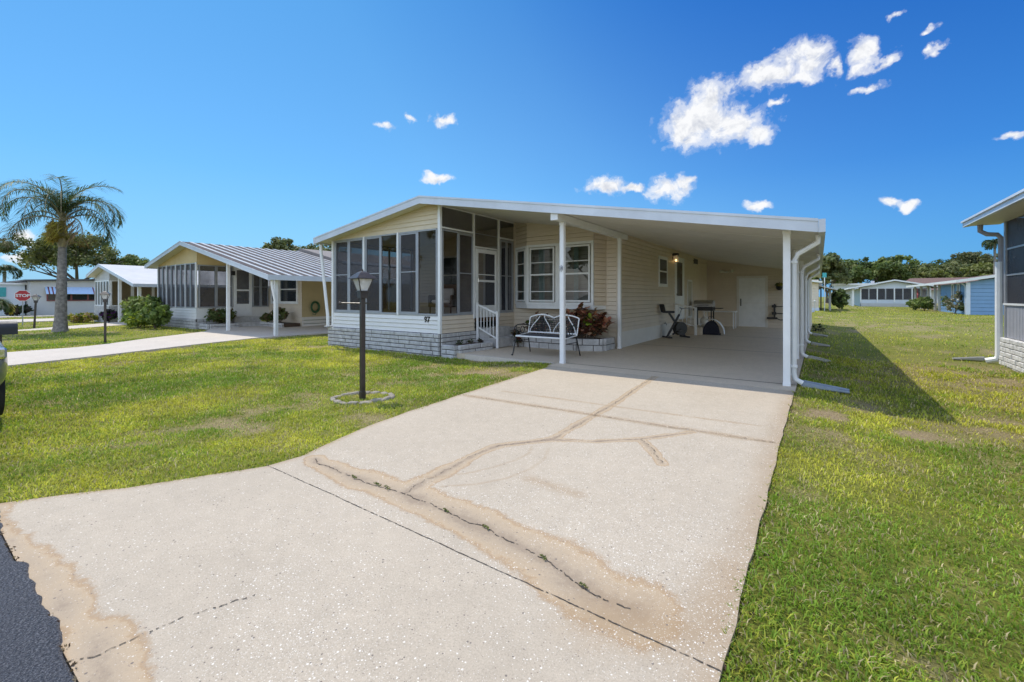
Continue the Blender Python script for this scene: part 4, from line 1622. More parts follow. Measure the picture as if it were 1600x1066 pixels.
# porch inside: floor, back wall with a house door, left screens
mb = MB()
mb.box(PX0 + .05, PX1 - .07, PY + .07, BY - .02, .66, .76)
mb.build('porch_floor', M_wicker, H)
mb = MB()
Wb = Wall((PX0, BY), (PX1, BY))
Wb.lap(mb, .0, 4.40, .76, [(0, 3.3), (4.42, 3.3)], .115)
Wb.box(mb, 0, 4.40, .76, 3.45, -.06, -.014)
mb.build('porch_back_wall', M_siding, H)
mb = MB()
Wb.box(mb, 3.35, 4.25, .78, 2.82, .014, .05)
pd = mb.build('porch_door', pmat('dark_blue_door', (.03, .045, .085), .4), H)
mb = MB()
Wb.frame(mb, 3.27, 4.33, .78, 2.90, .075, .014, .06)
mb.build('door_trim', M_white, pd)
mb = MB()
Wb.frame(mb, 1.2, 2.2, 1.4, 2.7, .06, .014, .05)
Wb.box(mb, 1.26, 2.14, 2.03, 2.07, .014, .045)
pw = mb.build('porch_inner_window', M_white, H)
mb = MB()
Wb.pane(mb, 1.25, 2.15, 1.45, 2.65, .030)
mb.build('pane', pmat('dark_glass', (.02, .025, .03), .05, spec=.8), pw)
mb = MB()
for k in range(4):
    y = 7.9 + k * 1.0
    mb.box(PX0 - .03, PX0 + .02, y, y + .05, .86, 3.0)
mb.box(PX0 - .03, PX0 + .02, 7.85, 11, 3.0, 3.05)
mb.build('left_frame', M_alum, H)
mb = MB()
mb.poly([(PX0 - .004, 7.85, .86), (PX0 - .004, 11, .86), (PX0 - .004, 11, 3.0), (PX0 - .004, 7.85, 3.0)])
mb.build('left_screen', M_screen, H)

# bay wall + bay window
mb = MB()
zt = [(0, roof_z(PX1, RB)), (3.34, roof_z(BX, RB))]
W_body.lap(mb, .0, 3.34, .30, zt, .115)
W_body.box(mb, .0, 3.33, .0, 2.8, -.10, -.014)
mb.build('front_siding', M_siding, H)
bayp = [(-7.53, 11.0), (-6.86, 10.60), (-4.80, 10.60), (-4.62, 11.0)]
facets = [Wall(bayp[0], bayp[1]), Wall(bayp[1], bayp[2]), Wall(bayp[2], bayp[3])]
mb = MB()
for k, wl in enumerate(facets):
    za, zb = roof_z(bayp[k][0], RB), roof_z(bayp[k + 1][0], RB)
    wl.lap(mb, 0, wl.L, 2.80 if k < 2 else 1.11, [(0, za), (wl.L, zb)], .115)
mb.build('bay_siding', M_siding, H)
mb = MB()
mb.prism([bayp[0], bayp[1], bayp[2], bayp[3]], 1.0, 1.11)
for k, wl in enumerate(facets[:2]):
    wl.frame(mb, 0.0, wl.L, 1.11, 2.80, .07, -.03, .02)
wl = facets[1]
wl.box(mb, .93, 1.13, 1.18, 2.73, -.03, .018)
bay = mb.build('bay_window', M_white, H, bevel=.003)
sash = MB()
glass = MB()
for wl, spans in ((facets[0], [(.10, facets[0].L - .10)]), (facets[1], [(.10, .90), (1.16, 1.96)])):
    for (a, b_) in spans:
        wl.frame(sash, a, b_, 1.20, 2.71, .045, -.02, .028)
        for zz, hh in ((2.28, .022), (1.93, .045), (1.47, .022)):
            wl.box(sash, a + .045, b_ - .045, zz, zz + hh, -.02, .02)
        wl.pane(glass, a + .04, b_ - .04, 1.24, 2.67, .002)
sash.build('sash', M_white, bay)
glass.build('pane', M_glass, bay)
# room behind the bay
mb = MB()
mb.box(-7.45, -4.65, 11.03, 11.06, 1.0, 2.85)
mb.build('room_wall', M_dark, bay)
mb = MB()
for (x0, x1) in ((-7.2, -6.95), (-6.62, -6.42), (-6.05, -5.85), (-5.5, -5.36), (-4.98, -4.86)):
    n = 8
    for k in range(n):
        xa, xb = x0 + (x1 - x0) * k / n, x0 + (x1 - x0) * (k + 1) / n
        yy0 = 10.85 + (.02 if k % 2 else 0)
        mb.poly([(xa, yy0, 1.15), (xb, 10.87 - (.02 if k % 2 else 0), 1.15), (xb, 10.87 - (.02 if k % 2 else 0), 2.75), (xa, yy0, 2.75)])
mb.build('curtain', M_curtain, bay)

# carport side wall of the body
mb = MB()
W_car.lap(mb, .0, 10.8, .42, [(0, 3.02), (10.8, 3.02)], .115)
W_car.box(mb, .0, 10.8, -.02, 3.02, -.10, -.014)
mb.build('carport_siding', M_siding, H)
mb = MB()
W_car.box(mb, 0.0, 5.0, .0, .42, .001, .02)
W_car.box(mb, 6.6, 10.8, .0, .42, .001, .02)
mb.build('white_skirt_panel', M_soffit, H)
mb = MB()
mb.box(BX - .03, BX + .03, BY - .03, BY + .04, .0, 3.0)
W_car.box(mb, 0.05, 10.8, 2.985, 3.02, .002, .03)
mb.build('corner_trim', M_siding, H)
# small window
mb = MB()
W_car.frame(mb, 3.30, 4.30, 1.66, 2.66, .10, .0, .035)
W_car.box(mb, 3.40, 4.20, 2.14, 2.19, .0, .03)
sw = mb.build('small_window', M_white, H, bevel=.003)
mb = MB()
W_car.pane(mb, 3.40, 4.20, 1.76, 2.56, .0285)
mb.build('pane', bpy.data.materials['dark_glass'], sw)
# side door with tall glass
mb = MB()
W_car.frame(mb, 5.25, 6.55, .50, 2.78, .12, .0, .035)
W_car.box(mb, 5.37, 6.43, .55, 1.30, .0, .028)
sd = mb.build('side_door', M_white, H, bevel=.003)
mb = MB()
W_car.pane(mb, 5.52, 6.28, 1.36, 2.60, .0275)
mb.build('pane', bpy.data.materials['dark_glass'], sd)
mb = MB()
W_car.box(mb, 5.37, 5.52, 1.30, 2.66, .0, .026)
W_car.box(mb, 6.28, 6.43, 1.30, 2.66, .0, .026)
W_car.box(mb, 5.52, 6.28, 2.60, 2.66, .0, .026)
W_car.box(mb, 5.52, 6.28, 1.30, 1.36, .0, .026)
mb.build('door_rail', M_white, sd)
mb = MB()
mb.tube([W_car.pt(5.42, 1.42, .03), W_car.pt(5.42, 1.42, .08), W_car.pt(5.5, 1.42, .08)], .013, 8)
mb.build('handle', M_black, sd, smooth=True)
# second narrow white framed window further along
mb = MB()
W_car.frame(mb, 7.05, 7.80, .50, 2.0, .07, .0, .04)
nw = mb.build('narrow_window', M_white, H)
mb = MB()
W_car.pane(mb, 7.12, 7.73, .57, 1.93, .0285)
mb.build('pane', pmat('pale_blind', (.50, .46, .38), .6), nw)
# wall lantern by the side door (lit)
mb = MB()
W_car.box(mb, 4.95, 5.10, 2.62, 2.84, .0, .03)
W_car.box(mb, 4.93, 5.12, 2.78, 2.86, .03, .20)
wlm = mb.build('wall_lantern', M_black, H, bevel=.003)
mb = MB()
W_car.box(mb, 4.95, 5.10, 2.55, 2.775, .05, .19)
mb.build('glass', M_lampglass, wlm)
mb = MB()
c = W_car.pt(5.025, 2.60, .12)
mb.lathe([(.006, c[2] - .035), (.028, c[2]), (.02, c[2] + .04), (.008, c[2] + .06)], c[0], c[1], 10)
mb.build('bulb', M_lit, wlm, smooth=True)
# vent
mb = MB()
W_car.box(mb, 8.15, 8.85, 2.70, 2.90, .0, .03)
vt = mb.build('wall_vent', M_black, H)
# hose tap
mb = MB()
mb.tube([W_car.pt(3.9, .45, .0), W_car.pt(3.9, .45, .09), W_car.pt(3.9, .39, .11)], .012, 6)
mb.tube([W_car.pt(3.86, .49, .07), W_car.pt(3.94, .49, .07)], .01, 6)
mb.build('hose_tap', M_black, H, smooth=True)

# back wall of the carport with the store door
mb = MB()
W_back.lap(mb, 0, 3.93, .0, [(0, roof_z(BX, RB)), (3.93, roof_z(-.32, RB))], .115)
W_back.box(mb, 0, 3.93, .0, 2.25, -.1, -.014)
mb.build('back_siding', M_siding, H)
mb = MB()
W_back.frame(mb, 1.24, 2.44, .0, 2.23, .09, .0, .035, .0001)
sdr = mb.build('door_frame', M_soffit, H)
mb = MB()
W_back.box(mb, 1.33, 2.35, .02, 1.05, .014, .028)
W_back.box(mb, 1.33, 2.35, 1.065, 2.14, .014, .028)
W_back.box(mb, 1.36, 2.32, 1.05, 1.065, .014, .02)
std = mb.build('store_door', M_white, H, bevel=.004)
mb = MB()
W_back.box(mb, 1.39, 1.43, .92, 1.24, .028, .06)
mb.build('handle', M_black, std)
# motion flood light
mb = MB()
c = Vector(W_back.pt(.86, 2.44, .03))
mb.tube([tuple(c), tuple(c + Vector((0, -.08, 0)))], .05, 10)
for sg in (-1, 1):
    a = c + Vector((sg * .05, -.10, -.02))
    mb.tube([tuple(a), tuple(a + Vector((sg * .10, -.08, .04))), tuple(a + Vector((sg * .2, -.16, .05)))], [.03, .055, .075], 10)
mb.build('flood_light', M_soffit, H, smooth=True)

# posts, beam, side panel of the carport
mb = MB()
mb.box(-4.30, -4.16, 7.52, 11.35, 2.84, 2.975)
mb.box(-4.31, -4.15, 7.50, 7.53, 2.83, 2.98)
mb.build('beam', M_white, H, bevel=.004)


def post(x, y, z1, w=.085):
    m = MB()
    m.box(x - w / 2, x + w / 2, y - w / 2, y + w / 2, .0, z1)
    m.box(x - w / 2 - .004, x + w / 2 + .004, y - w / 2 - .004, y + w / 2 + .004, .0, .05)
    m.box(x - w / 2 - .006, x + w / 2 + .006, y - w / 2 - .006, y + w / 2 + .006, z1 - .06, z1 - .005)
    return m.build('post', M_white, H, bevel=.004)


post(-4.23, 7.85, 2.84, .09)
post(-4.21, 10.88, 2.84, .08)
post(-.40, 7.82, roof_z(-.4, RB) - .0, .095)
for y in (11.3, 14.8, 18.3):
    post(-.40, y, roof_z(-.4, RB), .09)
mb = MB()
mb.box(-.33, -.30, 21.8, Y_END, .0, 2.3)
mb.box(-12, -.33, Y_END - .1, Y_END, -.1, 2.3)
mb.build('store_wall', M_siding, H)
# thermometer butterfly ornament on the left post
mb = MB()
for sg in (-1, 1):
    mb.poly([(-4.23, 7.80, 1.92), (-4.23 + sg * .045, 7.78, 1.965), (-4.23 + sg * .04, 7.785, 1.90), (-4.23 + sg * .035, 7.79, 1.85)])
mb.tube([(-4.23, 7.79, 1.84), (-4.23, 7.79, 1.97)], .008, 6)
tag(mb.build('post_ornament', M_alum, H))

# downpipes
def downpipe(x, y, parent, sg=1, ztop=2.24, zbot=.06, out=.38, w=.062):
    m = MB()
    p = [(x + out, y, ztop), (x + out, y, ztop - .10), (x + .05, y, ztop - .26), (x, y, ztop - .36), (x, y, zbot + .12), (x + .02, y, zbot + .04), (x + .11, y, zbot - .01)]
    m.tube(p, w * .62, 8)
    for z in (ztop - .40, zbot + .22):
        m.box(x - w * .75, x + w * .75, y - w * .72, y + w * .72, z, z + .035)
    return m.build('downpipe', M_white, parent, smooth=True)


for y in (7.95, 11.45, 15.0, 18.6):
    downpipe(-.315, y, H, out=.30, ztop=2.25, zbot=.05)
mb = MB()
mb.tube([(-12.34, 7.62, 2.90), (-12.33, 7.62, 2.70), (-12.14, 7.70, .95), (-12.11, 7.70, .8), (-12.10, 7.70, .47)], .045, 8)
mb.build('downpipe', M_white, H, smooth=True)

# house number
mt = Matrix.Translation((-8.0, PY - .022, .765)) @ Matrix.Rotation(PI / 2, 4, 'X')
text_mesh('97', .20, .008, M_black, 'house_number', H, mt, bold=.004)

# steps inside the porch corner
mb = MB()
mb.box(-7.53, -6.85, 9.22, 10.18, .005, .25)
mb.box(-7.53, -7.15, 9.22, 10.18, .25, .50)
st = mb.build('porch_step', M_brick, H, bevel=.01)
# stair rail
mb = MB()
mb.box(-7.515, -7.465, 9.115, 9.165, .18, 1.18)
mb.box(-6.855, -6.80, 9.115, 9.17, .0, .96)
mb.bar((-7.465, 9.14, 1.12), (-6.85, 9.14, .90), .035, .045)
mb.bar((-7.465, 9.14, .52), (-6.85, 9.14, .25), .03, .035)
for k in range(5):
    x = -7.465 + (k + .9) * .103
    u = (x + 7.465) / .615
    mb.box(x - .009, x + .009, 9.13, 9.15, .52 - u * .27, 1.11 - u * .22)
mb.build('stair_rail', M_white, H, bevel=.003)
# side door steps and rail
mb = MB()
mb.box(-4.20, -3.35, 16.25, 17.6, .005, .27)
mb.box(-4.20, -3.78, 16.25, 17.6, .27, .50)
mb.build('side_step', M_conc, H, bevel=.008)
mb = MB()
mb.box(-3.54, -3.47, 16.10, 16.17, .0, .96)
mb.bar((-4.2, 16.13, 1.08), (-3.5, 16.13, .94), .04, .05)
mb.bar((-4.2, 16.13, .50), (-3.5, 16.13, .30), .03, .035)
for k in range(4):
    x = -4.08 + k * .14
    mb.box(x - .01, x + .01, 16.12, 16.14, .4, 1.03)
mb.build('side_rail', M_white, H)

# ------------------------------------------------------------------ planters
def planter(name, label, poly, z0, z1, rows):
    root = thing(name, label, 'planter', (poly[0][0], poly[0][1], z0))
    m = MB()
    mo = MB()
    for a, b_ in zip(poly[:-1], poly[1:]):
        w = Wall(a, b_)
        w.blocks(m, -.01, w.L + .01, z0, z1, rows, .40, .11)
        w.box(mo, 0, w.L, z0, z1 - .01, .02, .09)
    m.build('blocks', M_brick, root)
    mo.build('mortar', M_mortar, root)
    s = MB()
    xs = [p_[0] for p_ in poly]
    ys = [p_[1] for p_ in poly]
    s.prism([(p_[0], p_[1]) for p_ in poly] if len(poly) > 3 else poly, z0, z1 - .05)
    s.build('soil', M_soil, root)
    return root


planter('block_planter', 'low whitewashed block planter with sparse seedlings at the porch corner',
        [(-7.50, 7.88), (-7.08, 7.88), (-6.98, 9.02), (-7.50, 9.02)], -.16, .18, 3)
planter('block_planter', 'low white block bed holding the dark red croton under the bay window',
        [(-7.0, 10.85), (-6.9, 9.98), (-4.95, 9.95), (-4.42, 10.25), (-4.42, 10.85)], -.02, .30, 2)

# croton
def croton(name, label, loc, w, h, n, seed, pal, L=.17):
    rg = np.random.default_rng(seed)
    root = thing(name, label, 'plant', loc, local=True)
    m = MB()
    V_, Q_, T_ = [], [], []
    nst = max(5, n // 22)
    for s in range(nst):
        a = rg.uniform(0, 2 * PI)
        q0 = rg.uniform(0, 1) ** .6
        tip = np.array([math.cos(a) * w[0] * .5 * q0, math.sin(a) * w[1] * .5 * q0, h * (1.0 - .45 * q0 ** 2) * rg.uniform(.8, 1.08)])
        m.tube([(tip[0] * .3, tip[1] * .3, 0), (tip[0] * .7, tip[1] * .7, tip[2] * .5), tuple(tip)], [.012, .009, .005], 5)
        for k in range(n // nst):
            u = rg.uniform(.25, 1.0)
            c = np.array([tip[0] * (.3 + .7 * u), tip[1] * (.3 + .7 * u), tip[2] * u])
            aa = rg.uniform(0, 2 * PI)
            el = rg.uniform(-.3, 1.0)
            d = np.array([math.cos(aa) * math.cos(el), math.sin(aa) * math.cos(el), math.sin(el)])
            sv = np.cross(d, [0, 0, 1.0])
            sv /= np.linalg.norm(sv) + 1e-6
            nn = np.cross(sv, d)
            ll = L * rg.uniform(.6, 1.2)
            wv = sv * ll * .30
            i0 = len(V_)
            V_ += [c, c + d * ll * .35 + wv + nn * .01, c + d * ll * .5 - nn * .012, c + d * ll * .35 - wv + nn * .01,
                   c + d * ll * .75 + wv * .85, c + d * ll - nn * .02, c + d * ll * .75 - wv * .85]
            Q_ += [(i0, i0 + 1, i0 + 2, i0 + 3), (i0 + 1, i0 + 4, i0 + 5, i0 + 2), (i0 + 2, i0 + 5, i0 + 6, i0 + 3)]
            cc = np.array(pal[rg.integers(0, len(pal))]) * rg.uniform(.7, 1.35)
            T_ += [cc] * 3
    np_mesh('foliage', np.array(V_), np.array(Q_), M_croton, root, tint=np.array(T_))
    m.build('stem', M_bark, root, smooth=True)
    return root


CRP = [(.26, .085, .06), (.36, .13, .085), (.15, .055, .045), (.48, .23, .14), (.15, .10, .045), (.60, .36, .22)]
croton('croton_bush', 'dark red and bronze leafed bush in the block bed by the rear carport post', (-4.93, 10.3, .25), (1.5, .85), .84, 1000, 3, CRP)
croton('croton_bush', 'bright yellow-green leaf cluster in the dark red bush', (-4.72, 10.08, .62), (.28, .2), .22, 26, 4, [(.30, .36, .03), (.22, .30, .03)], .15)
croton('croton_bush', 'smaller dark red and green bush behind the left half of the bench', (-6.35, 10.35, .25), (.95, .6), .62, 240, 5, CRP + [(.06, .12, .02), (.05, .10, .02), (.12, .17, .03)], .15)
croton('seedling', 'small weedy seedling in the corner planter nearest the porch wall', (-7.3, 8.2, .13), (.16, .16), .12, 26, 6, [(.05, .09, .02)], .07)
croton('seedling', 'small weedy seedling in the middle of the corner planter', (-7.2, 8.55, .13), (.2, .2), .12, 26, 7, [(.05, .08, .02), (.09, .1, .04)], .07)
croton('seedling', 'small weedy seedling beside the stair rail end of the corner planter', (-7.15, 8.85, .13), (.2, .2), .14, 30, 8, [(.05, .09, .02), (.07, .04, .03)], .08)
croton('ornamental_grass', 'red leafed plant at the left end of the bench', (-6.55, 9.7, .0), (.35, .3), .5, 70, 9, [(.12, .04, .025), (.2, .1, .04), (.05, .07, .02)], .15)

# ------------------------------------------------------------------ garden bench
B = thing('garden_bench', 'metal garden bench with a white arched back and curly black arms by the carport post', 'bench', (-5.08, 8.6, 0), local=True)
hw = .64
mb = MB()
for (z, dz) in ((.0, 0),):
    mb.tube([(-hw, .30, .47), (-hw - .01, .40, .84)], .014, 8)
    mb.tube([(hw, .30, .47), (hw + .01, .40, .84)], .014, 8)
    mb.tube([(-hw, .30, .50), (hw, .30, .50)], .017, 8)
    arc = []
    for k in range(33):
        u = k / 32
        x = -hw - .01 + (2 * hw + .02) * u
        z = .84 + .075 * abs(math.sin(u * PI * 2)) ** .8 * (1 if True else 0)
        arc.append((x, .40 + .01, z))
    mb.tube(arc, .016, 8)
    for cx_, r in ((-.32, .30), (0.0, .0), (.32, .30)):
        if r:
            for sg in (-1, 1):
                pts = []
                for k in range(11):
                    u = k / 10
                    pts.append((cx_ + sg * (.10 + (.17) * (1 - u) ** .5 * (1 if True else 0)) * 1.0 - sg * .02, .30 + .1 * u, .50 + .36 * u))
                mb.tube([(cx_ + sg * .06 + sg * .22 * math.sin(u * PI / 2) ** 1.4 * (1), .405 - .1 * u, .88 - .37 * u) for u in [k / 10 for k in range(11)]], .011, 6)
mb.build('backrest_frame', M_white, B, smooth=True)
mb = MB()
for k in range(-15, 16):
    x = k * .041
    mb.tube([(x, .305, .51), (x * 1.01, .405, .86)], .007, 4)
for k in range(1, 8):
    z = .51 + k * .045
    mb.tube([(-hw, .305 + k * .0125, z), (hw, .305 + k * .0125, z)], .008, 4)
mb.build('backrest_mesh', M_black, B)
mb = MB()
for k in range(7):
    y = -.22 + k * .082
    mb.bar((-hw, y, .44 + .02 * (k / 6)), (hw, y, .44 + .02 * (k / 6)), .055, .018)
mb.build('seat', M_mech, B, bevel=.004)
mb = MB()
mb.tube([(-hw, -.235, .44), (hw, -.235, .44)], .019, 8)
mb.tube([(-hw, -.235, .44), (-hw, .30, .47)], .014, 6)
mb.tube([(hw, -.235, .44), (hw, .30, .47)], .014, 6)
mb.build('seat_rail', M_white, B, smooth=True)
for sx in (-hw, hw):
    m = MB()
    m.tube([(sx, -.22, .43), (sx * 1.02, -.28, .2), (sx * 1.04, -.33, .012)], .015, 8)
    m.tube([(sx * 1.04, -.33, .012), (sx * 1.04, -.37, .02)], .014, 6)
    m.build('leg', M_black, B, smooth=True)
    m = MB()
    m.tube([(sx, .28, .44), (sx * 1.02, .36, .2), (sx * 1.04, .42, .012)], .015, 8)
    m.build('leg', M_black, B, smooth=True)
    m = MB()
    m.tube([(sx, .33, .66), (sx * 1.02, .1, .70), (sx * 1.02, -.15, .69), (sx * 1.02, -.24, .66), (sx * 1.02, -.27, .60), (sx * 1.02, -.22, .56), (sx * 1.01, -.2, .60)], .014, 8)
    m.tube([(sx, -.2, .44), (sx, -.2, .66)], .011, 6)
    ring = [(sx, .04 + .08 * math.cos(a), .57 + .08 * math.sin(a)) for a in [2 * PI * k / 14 for k in range(15)]]
    m.tube(ring, .008, 6)
    ring = [(sx, -.10 + .05 * math.cos(a), .53 + .05 * math.sin(a)) for a in [2 * PI * k / 12 for k in range(13)]]
    m.tube(ring, .007, 6)
    m.tube([(sx, -.25, .32), (sx, .30, .32)], .009, 6)
    m.build('armrest', M_black, B, smooth=True)

# ------------------------------------------------------------------ lamp post on the lawn
LZ = float(ground_z(-5.18, 3.82))


def lamp_post(name, label, loc, h, lit=False, group=None, s=1.0, head='four'):
    root = thing(name, label, 'lamp post', loc, group, local=True)
    m = MB()
    w = .031 * s
    m.box(-w, w, -w, w, -.1, h - .36 * s)
    m.box(-w * 1.12, w * 1.12, -w * 1.12, w * 1.12, -.02, .12)
    m.build('pole', M_brownblack, root, bevel=.006)
    zb = h - .36 * s
    m = MB()
    m.box(-.052 * s, .052 * s, -.052 * s, .052 * s, zb - .002, zb + .10 * s)
    m.box(-.062 * s, .062 * s, -.062 * s, .062 * s, zb + .085 * s, zb + .105 * s)
    # four corner ribs, flaring up
    b0, b1, z0, z1 = .052 * s, .105 * s, zb + .10 * s, zb + .27 * s
    for sx in (-1, 1):
        for sy in (-1, 1):
            m.bar((sx * b0, sy * b0, z0), (sx * b1, sy * b1, z1), .011 * s)
    m.build('lantern_frame', M_brownblack, root)
    m = MB()
    for k in range(4):
        c = [(1, 1), (-1, 1), (-1, -1), (1, -1)]
        (ax, ay), (bx, by) = c[k], c[(k + 1) % 4]
        m.poly([(ax * b0 * .96, ay * b0 * .96, z0), (bx * b0 * .96, by * b0 * .96, z0), (bx * b1 * .96, by * b1 * .96, z1), (ax * b1 * .96, ay * b1 * .96, z1)])
    m.build('lantern_glass', M_lampglass, root)
    m = MB()
    e, t_ = .150 * s, .055 * s
    zz = z1
    for k in range(4):
        c = [(1, 1), (-1, 1), (-1, -1), (1, -1)]
        (ax, ay), (bx, by) = c[k], c[(k + 1) % 4]
        m.poly([(ax * e, ay * e, zz), (bx * e, by * e, zz), (bx * t_, by * t_, zz + .085 * s), (ax * t_, ay * t_, zz + .085 * s)])
        m.poly([(ax * t_, ay * t_, zz + .085 * s), (bx * t_, by * t_, zz + .085 * s), (bx * .012, by * .012, zz + .105 * s), (ax * .012, ay * .012, zz + .105 * s)])
    m.poly([(e, e, zz - .004), (e, -e, zz - .004), (-e, -e, zz - .004), (-e, e, zz - .004)])
    m.lathe([(.01 * s, zz + .10 * s), (.014 * s, zz + .115 * s), (.006 * s, zz + .13 * s), (.002, zz + .14 * s)], 0, 0, 8)
    m.build('lantern_roof', M_brownblack, root)
    m = MB()
    m.lathe([(.012 * s, z0), (.016 * s, z0 + .03 * s), (.036 * s, z0 + .07 * s), (.028 * s, z0 + .10 * s), (.004, z0 + .115 * s)], 0, 0, 12)
    m.build('bulb', M_bulb if not lit else M_lit, root, smooth=True)
    return root


L1 = lamp_post('lamp_post', 'near dark bronze lamp post with a four-sided frosted lantern in the front lawn', (-5.18, 3.82, LZ), 1.74 + .02, s=1.0)
L1.rotation_euler = (0, 0, YAW + .78)
m = MB()
a = math.radians(135)
m.tube([(0, 0, 1.33), (-.30 * math.cos(.78) , .30 * math.sin(.78), 1.335)], .009, 6)
m.lathe([(.004, 1.31), (.02, 1.325), (.02, 1.345), (.004, 1.36)], -.31 * math.cos(.78), .31 * math.sin(.78), 8)
m.tube([(0, 0, 1.33), (.10 * math.cos(.78), -.10 * math.sin(.78), 1.335)], .009, 6)
o = m.build('crossbar', M_brownblack, L1, smooth=True)
lamp_post('lamp_post', 'black lamp post with small lantern on the lawn left of the yellow home drive', (-18.31, 4.04, -.13), 1.62, s=.9).rotation_euler = (0, 0, YAW + .5)
lamp_post('lamp_post', 'slightly leaning far black lamp post beside the stop sign', (-32.3, 4.45, -.2), 1.62, s=1.1).rotation_euler = (.0, math.radians(2.5), YAW + .5)

# edging stones around the lamp
first = None
for k in range(17):
    a = 2 * PI * k / 17
    x = -5.22 + .48 * math.cos(a) + random.uniform(-.025, .025)
    y = 3.86 + .33 * math.sin(a) + random.uniform(-.02, .02)
    if first is None:
        bm = bmesh.new()
        bmesh.ops.create_cube(bm, size=1)
        bmesh.ops.subdivide_edges(bm, edges=bm.edges, cuts=2, use_grid_fill=True)
        for v in bm.verts:
            d = v.co.normalized() * .55
            v.co = v.co.lerp(d, .55)
            v.co.x *= .15
            v.co.y *= .075
            v.co.z *= .075
            v.co += Vector((random.uniform(-.006, .006), random.uniform(-.006, .006), random.uniform(-.006, .006)))
        me = bpy.data.meshes.new('edging_stone')
        bm.to_mesh(me)
        bm.free()
        me.polygons.foreach_set('use_smooth', [True] * len(me.polygons))
        me.materials.append(M_stone)
        o = bpy.data.objects.new('edging_stone', me)
        first = o
    else:
        o = first.copy()
    col.objects.link(o)
    o.location = (x, y, float(ground_z(x, y)) + random.uniform(.0, .016))
    o.rotation_euler = (random.uniform(-.15, .15), random.uniform(-.15, .15), a + PI / 2 + random.uniform(-.2, .2))
    o.scale = (random.uniform(.85, 1.15), random.uniform(.8, 1.2), random.uniform(.6, 1.1))
    tag(o, 'weathered pale edging stone in the ring around the near lamp post', 'stone', 'edging stones around the near lamp post')

# ------------------------------------------------------------------ splash blocks
def splash(label, x, y, L, rz, mat, w=.24, group='splash blocks under the downpipes', zoff=.0):
    m = MB()
    m.hexa([(0, -w * .4, 0), (L, -w * .5, 0), (L, w * .5, 0), (0, w * .4, 0), (0, -w * .4, .018), (L, -w * .5, .012), (L, w * .5, .012), (0, w * .4, .018)])
    for sg in (-1, 1):
        m.hexa([(0, sg * w * .4 - .015, .014), (L, sg * w * .5 - .012, .010), (L, sg * w * .5 + .012, .010), (0, sg * w * .4 + .015, .014),
                (0, sg * w * .4 - .012, .085), (L, sg * w * .5 - .01, .03), (L, sg * w * .5 + .01, .03), (0, sg * w * .4 + .012, .085)])
    m.box(-.02, .012, -w * .42, w * .42, .014, .085)
    o = m.build('splash_block', mat, bevel=.004)
    o.location = (x, y, float(ground_z(x + .3, y)) + .02 + zoff)
    o.rotation_euler = (0, math.radians(1.5), rz)
    tag(o, label, 'splash block', group)
    return o


splash('long grey-blue plastic splash block under the nearest carport downpipe', -.20, 8.02, .56, -.04, M_splash, .22)
splash('pale concrete splash block under the second carport downpipe', -.16, 11.5, .36, -.45, M_splash2, .18)
splash('pale concrete splash block under the third carport downpipe', -.16, 15.1, .40, -.1, M_splash2, .18)
splash('pale concrete splash block under the fourth carport downpipe', -.16, 18.7, .40, -.1, M_splash2, .18)
splash('white rimmed splash block under the right home downpipe', 3.05, 14.3, .50, PI - .05, M_splash2, .16)

# ------------------------------------------------------------------ things stored in the carport
# exercise bike
E = thing('exercise_bike', 'black folding exercise bike parked by the carport wall', 'exercise bike', (-3.80, 14.7, .005), local=True, rz=.9)
E.scale = (1.15, 1.15, 1.15)
m = MB()
m.bar((-.28, -.2, .03), (-.28, .2, .03), .05, .04)
m.bar((.30, -.2, .03), (.30, .2, .03), .05, .04)
m.bar((-.28, 0, .04), (.12, 0, .66), .045, .05)
m.bar((.30, 0, .04), (-.22, 0, .70), .045, .05)
m.bar((-.10, 0, .10), (.20, 0, .28), .04, .04)
m.build('frame', M_mech, E, bevel=.004)
m = MB()
m.tube([(.14, -.07, .26), (.14, .07, .26)], .19, 18)
m.build('flywheel', M_black, E, smooth=True)
m = MB()
m.box(-.38, -.10, -.11, .11, .70, .76)
m.bar((-.40, 0, .72), (-.46, 0, .95), .22, .035, up=(1, 0, 0))
m.build('saddle', M_mech, E, bevel=.02)
m = MB()
m.tube([(.12, 0, .64), (.20, 0, .82), (.26, -.16, .84), (.34, -.17, .80)], .014, 6)
m.tube([(.20, 0, .82), (.26, .16, .84), (.34, .17, .80)], .014, 6)
m.build('handlebar', M_alum, E, smooth=True)
for sg in (-1, 1):
    m = MB()
    m.bar((.14, sg * .07, .30), (.14 + sg * .10, sg * .07, .20), .02)
    m.box(.10 + sg * .10, .22 + sg * .10, sg * .07 - .005, sg * .15 + .0, .18, .21) if sg > 0 else m.box(.10 + sg * .10, .22 + sg * .10, -.15, -.07, .18, .21)
    m.build('pedal', M_black, E)

# gas grill
Gq = thing('gas_grill', 'gas grill with a closed steel hood and black cart against the carport wall', 'grill', (-3.72, 18.6, .005), local=True)
m = MB()
m.box(-.32, .32, -.25, .25, .12, .16)
for sx in (-.3, .3):
    for sy in (-.23, .23):
        m.box(sx - .02, sx + .02, sy - .02, sy + .02, .02, .80)
m.build('cart', M_black, Gq)
m = MB()
m.box(-.36, .36, -.26, .26, .78, .93)
m.box(.37, .66, -.2, .2, .86, .89)
m.build('firebox', M_black, Gq, bevel=.01)
m = MB()
prof = [(-.25, .935), (-.25, 1.05), (-.17, 1.15), (.0, 1.19), (.17, 1.15), (.25, 1.05), (.25, .935)]
n = len(prof)
for (y0_, z0_), (y1_, z1_) in zip(prof[:-1], prof[1:]):
    m.poly([(-.35, y0_, z0_), (-.35, y1_, z1_), (.35, y1_, z1_), (.35, y0_, z0_)][::-1])
m.poly([(-.35, y, z) for y, z in prof])
